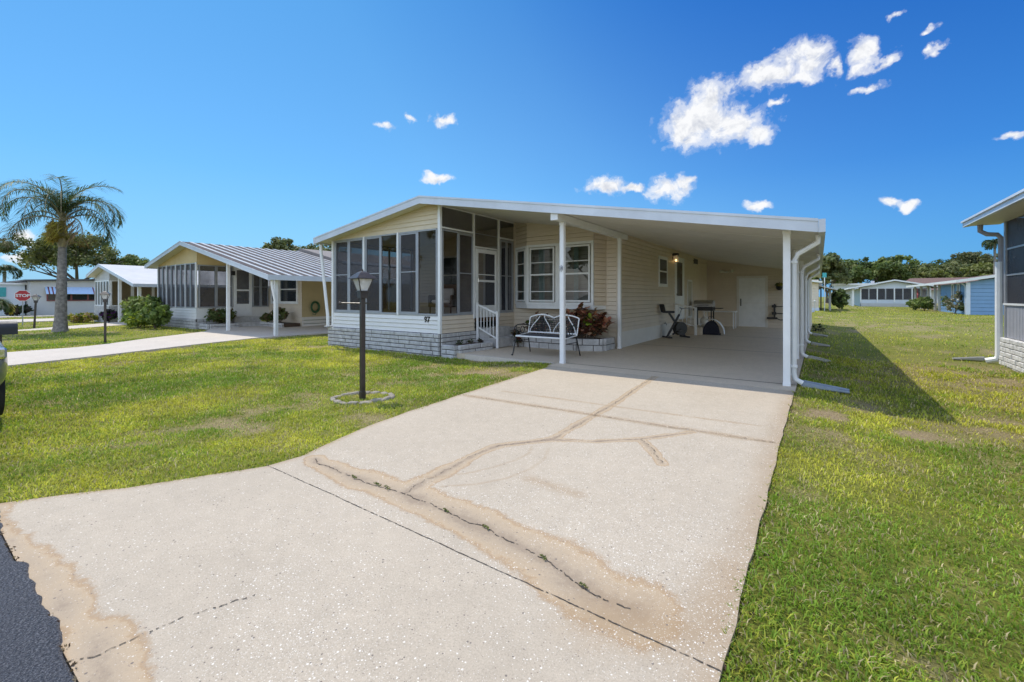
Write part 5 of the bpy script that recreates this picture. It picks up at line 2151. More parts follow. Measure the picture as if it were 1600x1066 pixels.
m.poly([(.35, y, z) for y, z in prof][::-1])
hood = m.build('hood', M_steel, Gq)
m = MB()
m.tube([(-.2, -.26, 1.0), (-.2, -.31, 1.0), (.2, -.31, 1.0), (.2, -.26, 1.0)], .012, 6)
m.build('handle', M_black, hood, smooth=True)
m = MB()
m.lathe([(.05, .17), (.14, .22), (.15, .42), (.10, .50), (.04, .53), (.04, .57)], 0, 0, 14)
m.build('gas_bottle', M_soffit, Gq, smooth=True)

# white table behind
Tb = thing('folding_table', 'plain white folding table standing behind the grill', 'table', (-3.45, 20.35, .005), local=True)
m = MB()
m.box(-.62, .62, -.35, .35, .68, .72)
m.build('tabletop', M_white, Tb, bevel=.008)
for sx in (-.56, .56):
    for sy in (-.29, .29):
        m = MB()
        m.box(sx - .022, sx + .022, sy - .022, sy + .022, .0, .68)
        m.build('leg', M_white, Tb)
m = MB()
m.lathe([(.05, .0), (.11, .02), (.13, .10), (.125, .10), (.10, .03), (.02, .02)], 0, 0, 14)
o = m.build('bowl', M_white, smooth=True)
o.location = (-3.75, 20.25, .726)
tag(o, 'white bowl sitting on the white folding table', 'bowl')

# round travel bag
bag = thing('travel_bag', 'white and navy rounded folded bag standing on the carport floor', 'bag', (-3.12, 16.75, .005), local=True, rz=.1)
m = MB()
rows = 10
for side, sg in ((0, -1), (1, 1)):
    pass
sv = []
for k in range(19):
    a = PI * k / 18
    sv.append((math.cos(a) * .42, math.sin(a) * .50 + .03))
m.v = []
m.f = []
for (x, z) in sv:
    m.v += [(x, -.20, z), (x * 1.04, -.08, z * 1.04), (x * 1.04, .08, z * 1.04), (x, .20, z)]
for k in range(18):
    for c_ in range(3):
        a = k * 4 + c_
        m.f.append((a, a + 4, a + 5, a + 1))
m.build('shell', M_white, bag, smooth=True)
m = MB()
m.prism([(-.30, -.19), (.30, -.19), (.30, .19), (-.30, .19)], .0, .04)
m.v += []
i0 = len(m.v)
pts = [(x * .62, z * .9) for x, z in sv]
m.v += [(x, -.21, z) for x, z in pts]
m.f.append(tuple(range(i0, i0 + len(pts))))
i0 = len(m.v)
m.v += [(x, .21, z) for x, z in pts]
m.f.append(tuple(reversed(range(i0, i0 + len(pts)))))
for k in range(len(pts) - 1):
    m.poly([(pts[k][0], -.21, pts[k][1]), (pts[k + 1][0], -.21, pts[k + 1][1]), (pts[k + 1][0], .21, pts[k + 1][1]), (pts[k][0], .21, pts[k][1])])
m.build('body', M_navy, bag)
m = MB()
m.tube([(-.1, 0, .52), (-.08, 0, .62), (.08, 0, .62), (.1, 0, .52)], .012, 6)
m.build('handle', M_black, bag, smooth=True)

# rack hanging on the back wall
Rk = thing('wall_rack', 'black bicycle carrier hung on the carport back wall', 'rack', (-1.55, 21.70, .4), local=True)
m = MB()
m.box(-.03, .03, -.02, .06, .0, .62)
for z in (.52, .22):
    m.tube([(0, 0, z), (.25, -.06, z), (.62, -.08, z + .02)], .018, 6)
    m.box(-.10, .06, -.08, .02, z - .05, z + .06)
m.box(-.28, .10, -.10, .0, -.02, .06)
m.tube([(0, 0, .05), (.2, -.08, -.05), (.6, -.1, -.02)], .02, 6)
m.build('arms', M_black, Rk, smooth=False)
# hanging basket
hb = thing('hanging_basket', 'small hanging pot of yellowish flowers on the carport back wall', 'plant pot', (-1.38, 21.62, 1.66), local=True)
m = MB()
m.lathe([(.05, -.06), (.11, .0), (.13, .10), (.12, .10), (.02, .06)], 0, 0, 12)
m.tube([(0, .06, .1), (0, .12, .24), (0, .12, .30)], .008, 5)
m.build('pot', M_black, hb, smooth=True)
vs, q, tt2 = leaf_cloud([(0, 0, .16), (.08, 0, .18), (-.08, 0, .17)], [.09, .08, .08], 60, .05, [(.10, .14, .03), (.35, .30, .05), (.4, .35, .2)], np.random.default_rng(5))
np_mesh('flowers', vs, q, M_leaf, hb, tint=tt2)

# porch furniture seen through the vinyl panes
ch = thing('porch_chair', 'wicker porch chair with a white cushion behind the right front porch pane', 'chair', (-8.35, 8.75, .76), local=True, rz=.4)
m = MB()
m.box(-.28, .28, -.28, .28, .30, .40)
m.hexa([(-.28, .22, .40), (.28, .22, .40), (.28, .28, .40), (-.28, .28, .40), (-.28, .32, .92), (.28, .32, .92), (.28, .38, .92), (-.28, .38, .92)])
m.box(-.34, -.28, -.28, .30, .30, .62)
m.box(.28, .34, -.28, .30, .30, .62)
m.build('seat', M_wicker, ch, bevel=.015)
for sx in (-.29, .29):
    for sy in (-.25, .25):
        m = MB()
        m.tube([(sx, sy, 0), (sx, sy, .30)], .022, 8)
        m.build('leg', M_wicker, ch)
m = MB()
m.box(-.26, .26, -.26, .22, .40, .49)
m.box(-.22, .22, .12, .24, .49, .80)
m.build('cushion', M_cloth, ch, bevel=.03)

# ================================================================== NEIGHBOURS
M_dkglass = bpy.data.materials['dark_glass']
M_nscreen = screen_mat('neighbour_screen', .80, (.04, .038, .05))


def panes_row(root, wl, s0, s1, z0, z1, n, frame_mat, screen_mat_, name='porch_window', w=.05, depth=.04, rail=None):
    L = (s1 - s0) / n
    for k in range(n):
        a, b_ = s0 + k * L, s0 + (k + 1) * L
        m = MB()
        wl.frame(m, a + .004, b_ - .004, z0, z1, w, -.03, depth)
        if rail:
            wl.box(m, a + w, b_ - w, rail, rail + .03, -.01, depth * .6)
        fr_ = m.build(name, frame_mat, root)
        g = MB()
        wl.pane(g, a + w, b_ - w, z0 + w, z1 - w, .0)
        g.build('screen', screen_mat_, fr_)


# ---------- yellow home
ZB = -.13
Y2 = thing('mobile_home', 'yellow mobile home with a ribbed white pan roof and screened porch on the left', 'house', (-23, 8.2, ZB))
ox, oy = -15.6, .40


def rz2(x, off=0.0):
    xl, zl, xm, zm, xr_, zr = -28.35, 2.95, -23.80, 3.84, -15.92, 2.10
    if x < xm:
        return zl + (zm - zl) * (x - xl) / (xm - xl) + off
    return zm + (zr - zm) * (x - xm) / (xr_ - xm) + off


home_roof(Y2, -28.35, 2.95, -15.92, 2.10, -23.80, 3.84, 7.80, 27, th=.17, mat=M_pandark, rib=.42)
m = MB()
for xa, xb in ((-28.33, -23.8), (-23.8, -15.95)):
    za, zb = rz2(xa, -.12), rz2(xb, -.12)
    m.hexa([(xa, 7.85, za - .02), (xb, 7.85, zb - .02), (xb, 27, zb - .02), (xa, 27, za - .02), (xa, 7.85, za), (xb, 7.85, zb), (xb, 27, zb), (xa, 27, za)])
m.build('soffit', M_soffit, Y2)
wf = Wall((-27.8, 8.2), (-23.05, 8.2))
wsd = Wall((-23.05, 8.2), (-23.05, 11.4))
m = MB()
wf.blocks(m, 0, 4.80, ZB - .1, .32, 4, .45, .07)
wsd.blocks(m, 0, 1.45, ZB - .1, .32, 4, .45, .05)
sk = m.build('block_skirt', M_brick, Y2)
m = MB()
wf.box(m, 0, 4.78, ZB - .1, .31, 0, .05)
wsd.box(m, 0, 1.45, ZB - .1, .31, 0, .03)
m.build('mortar', M_mortar, sk)
m = MB()
wf.lap(m, 0, 4.75, .32, [(0, .82), (5, .82)], .125)
wsd.box(m, .0, 3.2, .32, .82, -.05, .0)
wf.box(m, 0, 4.74, .32, .82, -.05, -.014)
m.build('lower_siding', M_siding_pale, Y2)
m = MB()
RB2 = -.142
wf.lap(m, 0, 4.75, 2.86, [(0, rz2(-27.8, RB2)), (4.0, rz2(-23.8, RB2)), (4.76, rz2(-23.05, RB2))], 3.0, depth=.001)
wsd.box(m, 0, 3.2, 2.78, 3.55, -.04, .0)
m.build('gable', M_yellow, Y2)
panes_row(Y2, wf, .05, 4.70, .82, 2.86, 8, M_alum, M_nscreen, w=.04)
m = MB()
for s in (.02, 1.19, 2.37, 3.55, 4.72):
    wf.box(m, s - .03, s + .03, .80, 2.88, -.02, .055)
m.build('mullion', M_white, Y2)
panes_row(Y2, wsd, .06, 1.48, .82, 2.78, 2, M_alum, M_nscreen, w=.05, rail=1.8)
panes_row(Y2, wsd, 2.38, 3.15, .82, 2.78, 2, M_alum, M_nscreen, w=.05, rail=1.8)
m = MB()
wsd.frame(m, 1.52, 2.35, .40, 2.74, .13, -.02, .03)
wsd.box(m, 1.65, 2.22, .53, .98, -.02, .02)
wsd.box(m, 1.65, 2.22, 1.60, 1.68, -.02, .02)
d2 = m.build('screen_door', M_white, Y2)
m = MB()
wsd.pane(m, 1.65, 2.22, .98, 2.61, .0)
m.build('screen', M_nscreen, d2)
m = MB()
wsd.box(m, 1.35, 2.6, ZB, .12, .03, .9)
wsd.box(m, 1.35, 2.6, .12, .36, .03, .45)
m.build('step', M_brick, Y2, bevel=.01)
# inside
m = MB()
m.box(-27.75, -23.1, 8.25, 11.35, .30, .40)
m.box(-27.75, -23.1, 11.30, 11.38, .40, 3.0)
m.box(-27.75, -27.65, 8.3, 11.3, .4, .9)
m.build('porch_inner_wall', M_siding, Y2)
wb2 = Wall((-23.05, 11.4), (-20.0, 11.4))
m = MB()
wb2.lap(m, 0, 3.05, .0, [(0, rz2(-23.05, RB2)), (3.05, rz2(-20.0, RB2))], .115)
wb2.box(m, 0, 3.04, -.1, 2.6, -.08, -.014)
m.build('front_siding', M_siding, Y2)
for (a, b_) in ((.25, .95), (1.05, 2.75)):
    m = MB()
    wb2.frame(m, a, b_, .98, 2.35, .12, .0, .06)
    wb2.box(m, a + .12, b_ - .12, 1.66, 1.71, .0, .05)
    ww = m.build('window', M_white, Y2)
    m = MB()
    wb2.pane(m, a + .12, b_ - .12, 1.1, 2.23, .03)
    m.build('pane', M_dkglass, ww)
wc2 = Wall((-20.0, 11.4), (-20.0, 26))
m = MB()
wc2.box(m, 0, 14.6, .36, 3.02, -.05, .0)
m.build('carport_wall', M_tan, Y2)
m = MB()
for k in range(3):
    wc2.box(m, 0, 14.6, ZB + .02 + k * .165, ZB + .16 + k * .165, -.01, .02)
m.build('skirt_boards', M_siding_pale, Y2)
for (x, y, w) in ((-20.02, 8.24, .11), (-16.11, 8.2, .11)):
    m = MB()
    m.box(x - w / 2, x + w / 2, y - w / 2, y + w / 2, ZB + .02, rz2(x, RB2))
    m.build('post', M_white, Y2)
m = MB()
m.tube([(-16.0, 8.0, 1.95), (-16.0, 8.0, 1.78), (-16.02, 8.12, 1.2), (-16.02, 8.12, -.02)], .05, 8)
m.build('downpipe', M_white, Y2, smooth=True)
m = MB()
m.box(-23.0, -22.88, 9.6, 9.72, 2.35, 2.55)
m.build('porch_light', M_black, Y2)
# shingled main roof behind the pan roof
m = MB()
m.extr([(-28.0, 3.0), (-23.8, 4.02), (-19.9, 3.12), (-19.9, 3.02), (-28.0, 2.9)], 13.5, 26.9)
sh = m.build('shingle_roof', M_shingle, Y2)
m = MB()
m.box(-19.88, -19.80, 13.45, 26.9, 3.02, 3.14)
m.build('roof_edge', M_white, sh)
for (x, y) in ((-22.4, 20.1), (-22.2, 24.5)):
    m = MB()
    m.box(x - .2, x + .2, y - .2, y + .2, 3.6, 3.95)
    m.box(x - .28, x + .28, y - .28, y + .28, 3.95, 4.0)
    m.build('roof_vent', M_white, sh)
# hose coil on the carport wall
m = MB()
for k in range(5):
    rr_ = .19 + .025 * (k % 3)
    pts = [(-19.93 + .02 * k, 12.0 + rr_ * math.cos(a) * .95, .83 + rr_ * math.sin(a) * 1.15) for a in [2 * PI * j / 22 for j in range(23)]]
    m.tube(pts, .022, 6)
m.tube([(-19.92, 12.1, .66), (-19.9, 12.0, .45), (-19.9, 11.85, .5)], .016, 5)
o = m.build('garden_hose', M_hose, smooth=True)
tag(o, 'coiled green hose hanging on the tan carport wall of the yellow home', 'hose')

# planting bed of the yellow home
m = MB()
w1 = Wall((-22.98, 8.25), (-22.1, 8.25))
P3 = thing('block_planter', 'low block bed along the side of the yellow home before its steps', 'planter', (-22.9, 8.3, ZB))
w1 = Wall((-22.95, 8.32), (-22.05, 8.32))
w2 = Wall((-22.05, 8.32), (-22.05, 9.5))
w1.blocks(m, 0, .9, ZB, .12, 2, .4, .09)
w2.blocks(m, 0, 1.2, ZB, .12, 2, .4, .09)
m.build('blocks', M_brick, P3)
m = MB()
m.box(-22.93, -22.07, 8.34, 9.5, ZB, .08)
m.build('soil', M_soil, P3)
P4 = thing('block_planter', 'low block bed under the front window of the yellow home', 'planter', (-21.8, 10.7, ZB))
m = MB()
w1 = Wall((-22.3, 10.6), (-20.1, 10.6))
w1.blocks(m, 0, 2.2, ZB, .12, 2, .4, .09)
m.build('blocks', M_brick, P4)
m = MB()
m.box(-22.3, -20.1, 10.62, 11.36, ZB, .08)
m.build('soil', M_soil, P4)
BED = [(.09, .13, .04), (.13, .16, .05), (.16, .12, .06), (.08, .11, .035)]
make_bush('bed_shrub', 'leafy shrub in the block bed beside the yellow home porch', (-22.5, 8.95, .05), 1.25, .72, 40, 26, .10, BED, 61, 'shrubs in the yellow home beds')
make_bush('bed_shrub', 'small shrub left of the front window of the yellow home', (-21.9, 10.75, .05), .75, .45, 26, 22, .09, BED, 62, 'shrubs in the yellow home beds')
make_bush('bed_shrub', 'tall thin shrub right of the steps under the yellow home window', (-20.75, 10.75, .05), .8, .8, 24, 22, .09, BED, 63, 'shrubs in the yellow home beds')
HG = [(.09, .14, .04), (.15, .21, .05), (.22, .28, .08), (.34, .38, .15)]
make_bush('front_shrub', 'largest leafy shrub in front of the yellow home porch', (-27.4, 7.5, ZB), 2.1, 1.55, 80, 34, .12, HG, 64, 'shrubs before the yellow home porch')
make_bush('front_shrub', 'round shrub at the right end before the yellow home porch', (-24.5, 7.1, ZB), 1.35, 1.2, 60, 32, .11, HG[:3], 65, 'shrubs before the yellow home porch')
make_bush('front_shrub', 'low bright yellow-green shrub between the two larger front shrubs', (-25.9, 6.9, ZB), 1.5, .75, 60, 26, .10, [(.36, .42, .06), (.26, .34, .06), (.16, .23, .05)], 66, 'shrubs before the yellow home porch')

# ---------- third home (grey white)
Z3 = -.33
N3 = thing('mobile_home', 'small pale grey home with a smooth white roof and open tan porch behind the palm', 'house', (-37, 8.2, Z3))


def rz3(x, off=0.0):
    xl, zl, xm, zm, xr_, zr = -39.6, 2.74, -36.8, 3.35, -30.3, 2.02
    if x < xm:
        return zl + (zm - zl) * (x - xl) / (xm - xl) + off
    return zm + (zr - zm) * (x - xm) / (xr_ - xm) + off


home_roof(N3, -39.6, 2.74, -30.3, 2.02, -36.8, 3.35, 7.80, 24, th=.16, mat=M_roof, rib=0)
m = MB()
for xa, xb in ((-39.58, -36.8), (-36.8, -30.33)):
    za, zb = rz3(xa, -.12), rz3(xb, -.12)
    m.hexa([(xa, 7.85, za - .02), (xb, 7.85, zb - .02), (xb, 24, zb - .02), (xa, 24, za - .02), (xa, 7.85, za), (xb, 7.85, zb), (xb, 24, zb), (xa, 24, za)])
m.build('soffit', M_soffit, N3)
w3 = Wall((-39.4, 8.2), (-36.2, 8.2))
w3s = Wall((-36.2, 8.2), (-36.2, 11.5))
m = MB()
w3.lap(m, 0, 3.2, 2.35, [(0, rz3(-39.4, -.14)), (2.6, rz3(-36.8, -.14)), (3.21, rz3(-36.2, -.14))], .16)
w3s.box(m, 0, 3.3, 2.35, 3.05, -.04, .0)
m.build('gable', M_grey, N3)
m = MB()
w3.blocks(m, 0, 3.25, Z3 - .1, .72, 6, .5, .06)
w3s.blocks(m, 0, 3.3, Z3 - .1, .72, 6, .5, .05)
w3.box(m, 0, 3.2, Z3 - .1, .71, -.05, .04)
w3s.box(m, 0, 3.3, Z3 - .1, .71, -.05, .03)
m.build('block_skirt', M_brick, N3)
panes_row(N3, w3, .03, 3.17, .72, 2.35, 5, M_white, M_dkglass, w=.07)
panes_row(N3, w3s, .03, 3.25, .72, 2.35, 3, M_white, screen_mat('tan_screen', .35, (.30, .22, .12)), w=.07)
m = MB()
m.box(-39.3, -36.3, 11.3, 11.5, .2, 3.0)
m.box(-39.42, -39.36, 8.3, 11.5, .2, 2.6)
m.box(-36.2, -33.8, 11.3, 11.5, Z3, 2.9)
m.box(-33.9, -33.8, 11.3, 23, Z3, 2.7)
m.build('body_wall', M_siding, N3)
m = MB()
wq = Wall((-36.2, 11.3), (-33.8, 11.3))
wq.frame(m, .5, 1.8, .9, 2.2, .1, .0, .05)
w_ = m.build('window', M_white, N3)
m = MB()
wq.pane(m, .6, 1.7, 1.0, 2.1, .02)
m.build('pane', M_dkglass, w_)
for x in (-34.2, -30.75):
    m = MB()
    m.box(x - .07, x + .07, 8.13, 8.27, Z3, rz3(x, -.14))
    m.build('post', M_white, N3)
make_bush('flower_bush', 'yellow and pale flowering clump at the corner of the pale grey home', (-38.4, 7.4, Z3), 1.7, .6, 40, 24, .12, [(.40, .34, .05), (.14, .2, .04), (.45, .30, .20)], 71, cat='flowers')
make_bush('purple_bush', 'dark purple flowering bush beside the pale grey home porch', (-35.4, 8.0, Z3), 1.0, .9, 30, 24, .11, [(.10, .03, .13), (.05, .05, .05), (.04, .06, .02)], 72, cat='flowers')

# ---------- long pale building beyond the cross street
WB = thing('long_building', 'long pale grey building with a blue striped window awning across the street', 'house', (-55.3, 8, -.3))
wl4 = Wall((-55.3, 7.4), (-55.3, 27.0))
m = MB()
m.hexa([(-55.3, 7.4, -.4), (-55.3, 27, -.4), (-70, 27, -.4), (-70, 7.4, -.4), (-55.3, 7.4, 2.62), (-55.3, 27, 3.45), (-70, 27, 3.45), (-70, 7.4, 2.62)][:8])
m.build('wall', M_grey, WB)
m = MB()
m.hexa([(-54.9, 7.0, 2.63), (-54.9, 27.2, 3.48), (-70.2, 27.2, 3.48), (-70.2, 7.0, 2.63), (-54.9, 7.0, 2.76), (-54.9, 27.2, 3.61), (-70.2, 27.2, 3.61), (-70.2, 7.0, 2.76)])
m.build('roof', pmat('dark_roof_edge', (.10, .10, .10), .8), WB)
m = MB()
wl4.frame(m, .95, 4.35, .92, 1.62, .09, .0, .06)
for s in (1.55, 2.5, 3.6):
    wl4.box(m, s - .06, s + .06, 1.0, 1.55, .0, .05)
w4 = m.build('window', M_stripe, WB)
m = MB()
wl4.pane(m, 1.03, 4.27, 1.0, 1.55, .03)
m.build('pane', M_dkglass, w4)
# awning
m = MB()
ms = MB()
s = .85
k = 0
while s < 4.40:
    wd = .09 if (k % 2) else .15
    stripe = (k % 2 == 1) and (s < 1.65 or s > 3.75)
    tgt = ms if stripe else m
    a, b_ = s, min(s + wd, 4.45)
    tgt.hexa([wl4.pt(a, 1.53, .62), wl4.pt(b_, 1.53, .62), wl4.pt(b_, 2.13, .01), wl4.pt(a, 2.13, .01),
              wl4.pt(a, 1.56, .64), wl4.pt(b_, 1.56, .64), wl4.pt(b_, 2.17, .01), wl4.pt(a, 2.17, .01)])
    s = b_
    k += 1
aw = m.build('awning', M_awn, WB)
ms.build('stripes', M_stripe, aw)
m = MB()
m.box(-62, -57, 3.0, 7.3, -.4, 2.35)
m.build('side_wing', M_bluewhite, WB)
m = MB()
m.box(-62.2, -56.8, 2.8, 7.4, 2.35, 2.5)
m.build('wing_roof', M_white, WB)
m = MB()
m.box(-57.0, -56.95, 4.2, 6.2, 1.3, 2.1)
m.build('wing_window', M_teal, WB)
make_bush('dark_shrub', 'dark low shrub against the base of the long pale building near the stop sign', (-54.6, 6.6, -.3), 1.9, .9, 30, 24, .16, [(.03, .05, .02), (.05, .04, .03)], 73)
make_bush('dark_shrub', 'small dark shrub under the long pale building window right of the palm trunk', (-54.6, 17.8, -.3), 1.3, .7, 26, 24, .16, [(.03, .05, .02)], 74)

# ---------- stop sign
S = thing('stop_sign', 'red octagonal STOP sign on a thin post at the far cross street', 'sign', (-37.8, 4.75, -.3), local=True)
fa = math.atan2(37.8, -4.75)      # normal towards the street corner (viewpoint side)
S.rotation_euler = (0, 0, math.atan2(-4.75, 37.8) + PI / 2)
m = MB()
m.bar((0, .03, 0), (0, .03, 2.1), .05, .04)
m.build('post', M_alum, S)


def octagon(r, y0, y1):
    m_ = MB()
    pts = [(r * math.cos(PI / 8 + k * PI / 4), r * math.sin(PI / 8 + k * PI / 4)) for k in range(8)]
    i = 0
    m_.v = [(x, y0, 1.78 + z) for x, z in pts] + [(x, y1, 1.78 + z) for x, z in pts]
    m_.f = [tuple(range(8)), tuple(reversed(range(8, 16)))] + [(k, 8 + k, 8 + (k + 1) % 8, (k + 1) % 8) for k in range(8)]
    return m_


octagon(.345, -.012, .004).build('rim', M_signwhite, S)
pl = octagon(.315, -.018, -.013).build('plate', M_red, S)
mt = Matrix.Translation((0, -.021, 1.78)) @ Matrix.Rotation(PI / 2, 4, 'X')
text_mesh('STOP', .23, .002, M_signwhite, 'lettering', S, mt, bold=.006)
S.location.z -= .10

# ---------- mailbox
MBX = thing('mailbox', 'dark grey mailbox on a post beside the parked car at the left edge', 'mailbox', (-11.2, 1.12, -.26), local=True, rz=0)
m = MB()
m.box(-.05, .05, -.05, .05, -.1, .96)
m.build('post', M_brownblack, MBX)
m = MB()
prof = [(-.11, .97)] + [(-.11 * math.cos(a), 1.09 + .10 * math.sin(a)) for a in [PI * k / 10 for k in range(11)]] + [(.11, .97)]
m.extr(prof, -.33, .22)
m.build('box', M_mech, MBX)
m = MB()
m.box(.112, .12, -.2, -.17, 1.0, 1.2)
m.build('flag', M_red, MBX)

# ---------- parked car (only its rear corner reaches into the picture)
CAR = thing('parked_car', 'dark grey car whose rounded end just reaches in at the left edge', 'car', (-9.36, -.035, -.03), local=True)
hwid = .90
stn = [(-2.28, .42, .60, .62), (-2.2, .30, .86, .80), (-1.8, .22, .98, .88), (-1.2, .20, 1.03, .90), (-.6, .20, 1.06, .90), (.2, .20, 1.06, .90), (1.0, .20, 1.05, .90),
       (1.6, .22, 1.03, .89), (2.0, .26, 1.00, .87), (2.25, .34, .94, .80), (2.36, .46, .70, .66)]
m = MB()
ns = 16
for (x, z0, z1, hw_) in stn:
    for k in range(ns):
        a = 2 * PI * k / ns + PI / ns
        cx_, sx_ = math.cos(a), math.sin(a)
        yy_ = hw_ * math.copysign(abs(cx_) ** .45, cx_)
        zz_ = (z0 + z1) / 2 + (z1 - z0) / 2 * math.copysign(abs(sx_) ** .6, sx_)
        m.v.append((x, yy_, zz_))
for i in range(len(stn) - 1):
    for k in range(ns):
        k2 = (k + 1) % ns
        m.f.append((i * ns + k, (i + 1) * ns + k, (i + 1) * ns + k2, i * ns + k2))
m.f.append(tuple(range(ns)))
m.f.append(tuple(reversed(range((len(stn) - 1) * ns, len(stn) * ns))))
body = m.build('body', M_carpaint, CAR, smooth=True)
sub = body.modifiers.new('sub', 'SUBSURF')
sub.levels = sub.render_levels = 2
m = MB()
cab = [(-1.15, 1.0, .80, .72), (-.45, 1.44, .70, .60), (.7, 1.47, .70, .60), (1.45, 1.02, .78, .70)]
top = []
for (x, z, a, b_) in cab:
    top.append((x, z, a))
for sg in (-1, 1):
    pts = [(x, sg * (a if z < 1.1 else b_), z) for (x, z, a, b_) in cab]
    m.poly(pts if sg < 0 else pts[::-1])
for (c0, c1) in zip(cab[:-1], cab[1:]):
    ya0 = c0[2] if c0[1] < 1.1 else c0[3]
    ya1 = c1[2] if c1[1] < 1.1 else c1[3]
    m.poly([(c0[0], -ya0, c0[1]), (c1[0], -ya1, c1[1]), (c1[0], ya1, c1[1]), (c0[0], ya0, c0[1])])
m.build('glasshouse', M_dkglass, CAR)
m = MB()
m.box(-.45, .70, -.60, .60, 1.455, 1.50)
m.build('roof_panel', M_carpaint, CAR, bevel=.02)
for x in (-1.45, 1.55):
    for sg in (-1, 1):
        m = MB()
        m.tube([(x, sg * .64, .33), (x, sg * .845, .33)], .33, 24)
        wheel = m.build('wheel', M_rubber, CAR, smooth=True)
        m = MB()
        m.tube([(x, sg * .78, .33), (x, sg * .852, .33)], .20, 20)
        m.build('rim', M_chrome, wheel, smooth=True)
for sg in (-1, 1):
    m = MB()
    m.box(2.20, 2.33, sg * .68 - .13, sg * .68 + .13, .72, .84)
    m.build('headlight', M_chrome, CAR, bevel=.02)

# ---------- right neighbour (screen room seen from its left side)
R3 = thing('screen_room_home', 'grey home at the right edge with a dark screened side and whitewashed brick base', 'house', (3.3, 13.8, -.14))
wr = Wall((3.28, 13.80), (3.28, 5.0))
wrb = Wall((9.5, 13.80), (3.28, 13.80))
m = MB()
wr.blocks(m, -.02, 8.8, -.22, .47, 7, .23, .09, gap=.012)
wrb.blocks(m, 0, 6.22, -.22, .47, 7, .23, .09, gap=.012)
rs = m.build('brick_base', M_whitebrick, R3)
m = MB()
wr.box(m, 0, 8.8, -.22, .46, 0, .06)
wrb.box(m, 0, 6.2, -.22, .46, 0, .06)
m.build('mortar', M_mortar, rs)
m = MB()
wr.box(m, .02, 8.8, .47, 1.16, -.06, .0)
for k in range(110):
    wr.box(m, .05 + k * .08, .05 + k * .08 + .055, .48, 1.15, .0, .014)
wrb.box(m, 0, 6.15, .47, 3.0, -.06, .0)
m.build('ribbed_panel', M_beadboard, R3)
m = MB()
wre = Wall((3.28, 5.0), (11.3, 5.0))
wre.lap(m, 0, 8.02, -.2, [(0, 2.95), (4.02, 3.62), (8.02, 2.98)], .12)
wre.box(m, 0, 8.02, -.2, 2.9, -.08, -.014)
m.build('end_wall', M_beadboard, R3)
m = MB()
wr.box(m, .0, 8.8, 1.16, 1.20, -.05, .04)
m.build('sill', M_white, R3)
m = MB()
wr.box(m, .0, .10, .47, 3.0, -.05, .03)
for s in (2.2, 4.4, 6.6):
    wr.box(m, s, s + .08, 1.2, 3.0, -.03, .03)
for z in (1.78, 2.33):
    wr.box(m, .1, 8.8, z, z + .035, -.02, .015)
wr.box(m, .1, 8.8, 2.96, 3.02, -.03, .03)
m.build('frame', M_alum, R3)
m = MB()
wr.pane(m, .1, 8.8, 1.2, 3.0, .0)
m.build('screen', M_screen, R3)
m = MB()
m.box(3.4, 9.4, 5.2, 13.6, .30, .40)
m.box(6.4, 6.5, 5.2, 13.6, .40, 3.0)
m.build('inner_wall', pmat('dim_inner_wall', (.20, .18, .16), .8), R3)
m = MB()
m.extr([(2.78, 3.07), (7.3, 3.80), (11.8, 3.07), (11.8, 2.98), (7.3, 3.70), (2.78, 2.98)], 4.8, 14.18)
rf = m.build('roof', M_roof, R3)
m = MB()
m.box(2.70, 2.775, 4.8, 14.2, 2.93, 3.045)
m.box(2.665, 2.70, 4.8, 14.2, 3.02, 3.06)
for (xa, za, xb, zb) in ((2.70, 3.07, 7.3, 3.80), (7.3, 3.80, 11.8, 3.07)):
    m.hexa([(xa, 14.18, za - .15), (xb, 14.18, zb - .15), (xb, 14.21, zb - .15), (xa, 14.18 + .03, za - .15),
            (xa, 14.18, za + .01), (xb, 14.18, zb + .01), (xb, 14.21, zb + .01), (xa, 14.21, za + .01)])
m.build('fascia', M_fascia, rf)
m = MB()
m.box(2.78, 3.28, 4.8, 14.17, 2.94, 2.975)
m.build('soffit', M_soffit, R3)
m = MB()
m.tube([(2.95, 14.05, 2.94), (2.95, 14.05, 2.80), (3.05, 14.02, 2.72), (3.20, 14.0, 2.70), (3.255, 13.98, 2.62), (3.255, 13.98, 1.2)], .05, 8)
m.build('downpipe', pmat('grey_downpipe', (.30, .29, .30), .5), R3, smooth=True)
m = MB()
m.tube([(3.22, 13.98, 2.1), (3.22, 13.98, .05), (3.18, 13.98, -.03), (3.02, 14.0, -.08)], .062, 8)
m.build('downpipe', M_white, R3, smooth=True)
# blue cloth in the gap
m = MB()
cx_, cy_, _ = at_view(48.36, 22)
m.bar((cx_, cy_, 1.0), (cx_, cy_, 1.95), .34, .03, up=(F0.x, F0.y, 0))
m.tube([(cx_, cy_ + .03, -.14), (cx_, cy_ + .03, 1.98)], .02, 6)
o = m.build('blue_garden_flag', M_bluetarp)
tag(o, 'bright blue cloth hanging in the gap behind the white downpipe', 'flag')

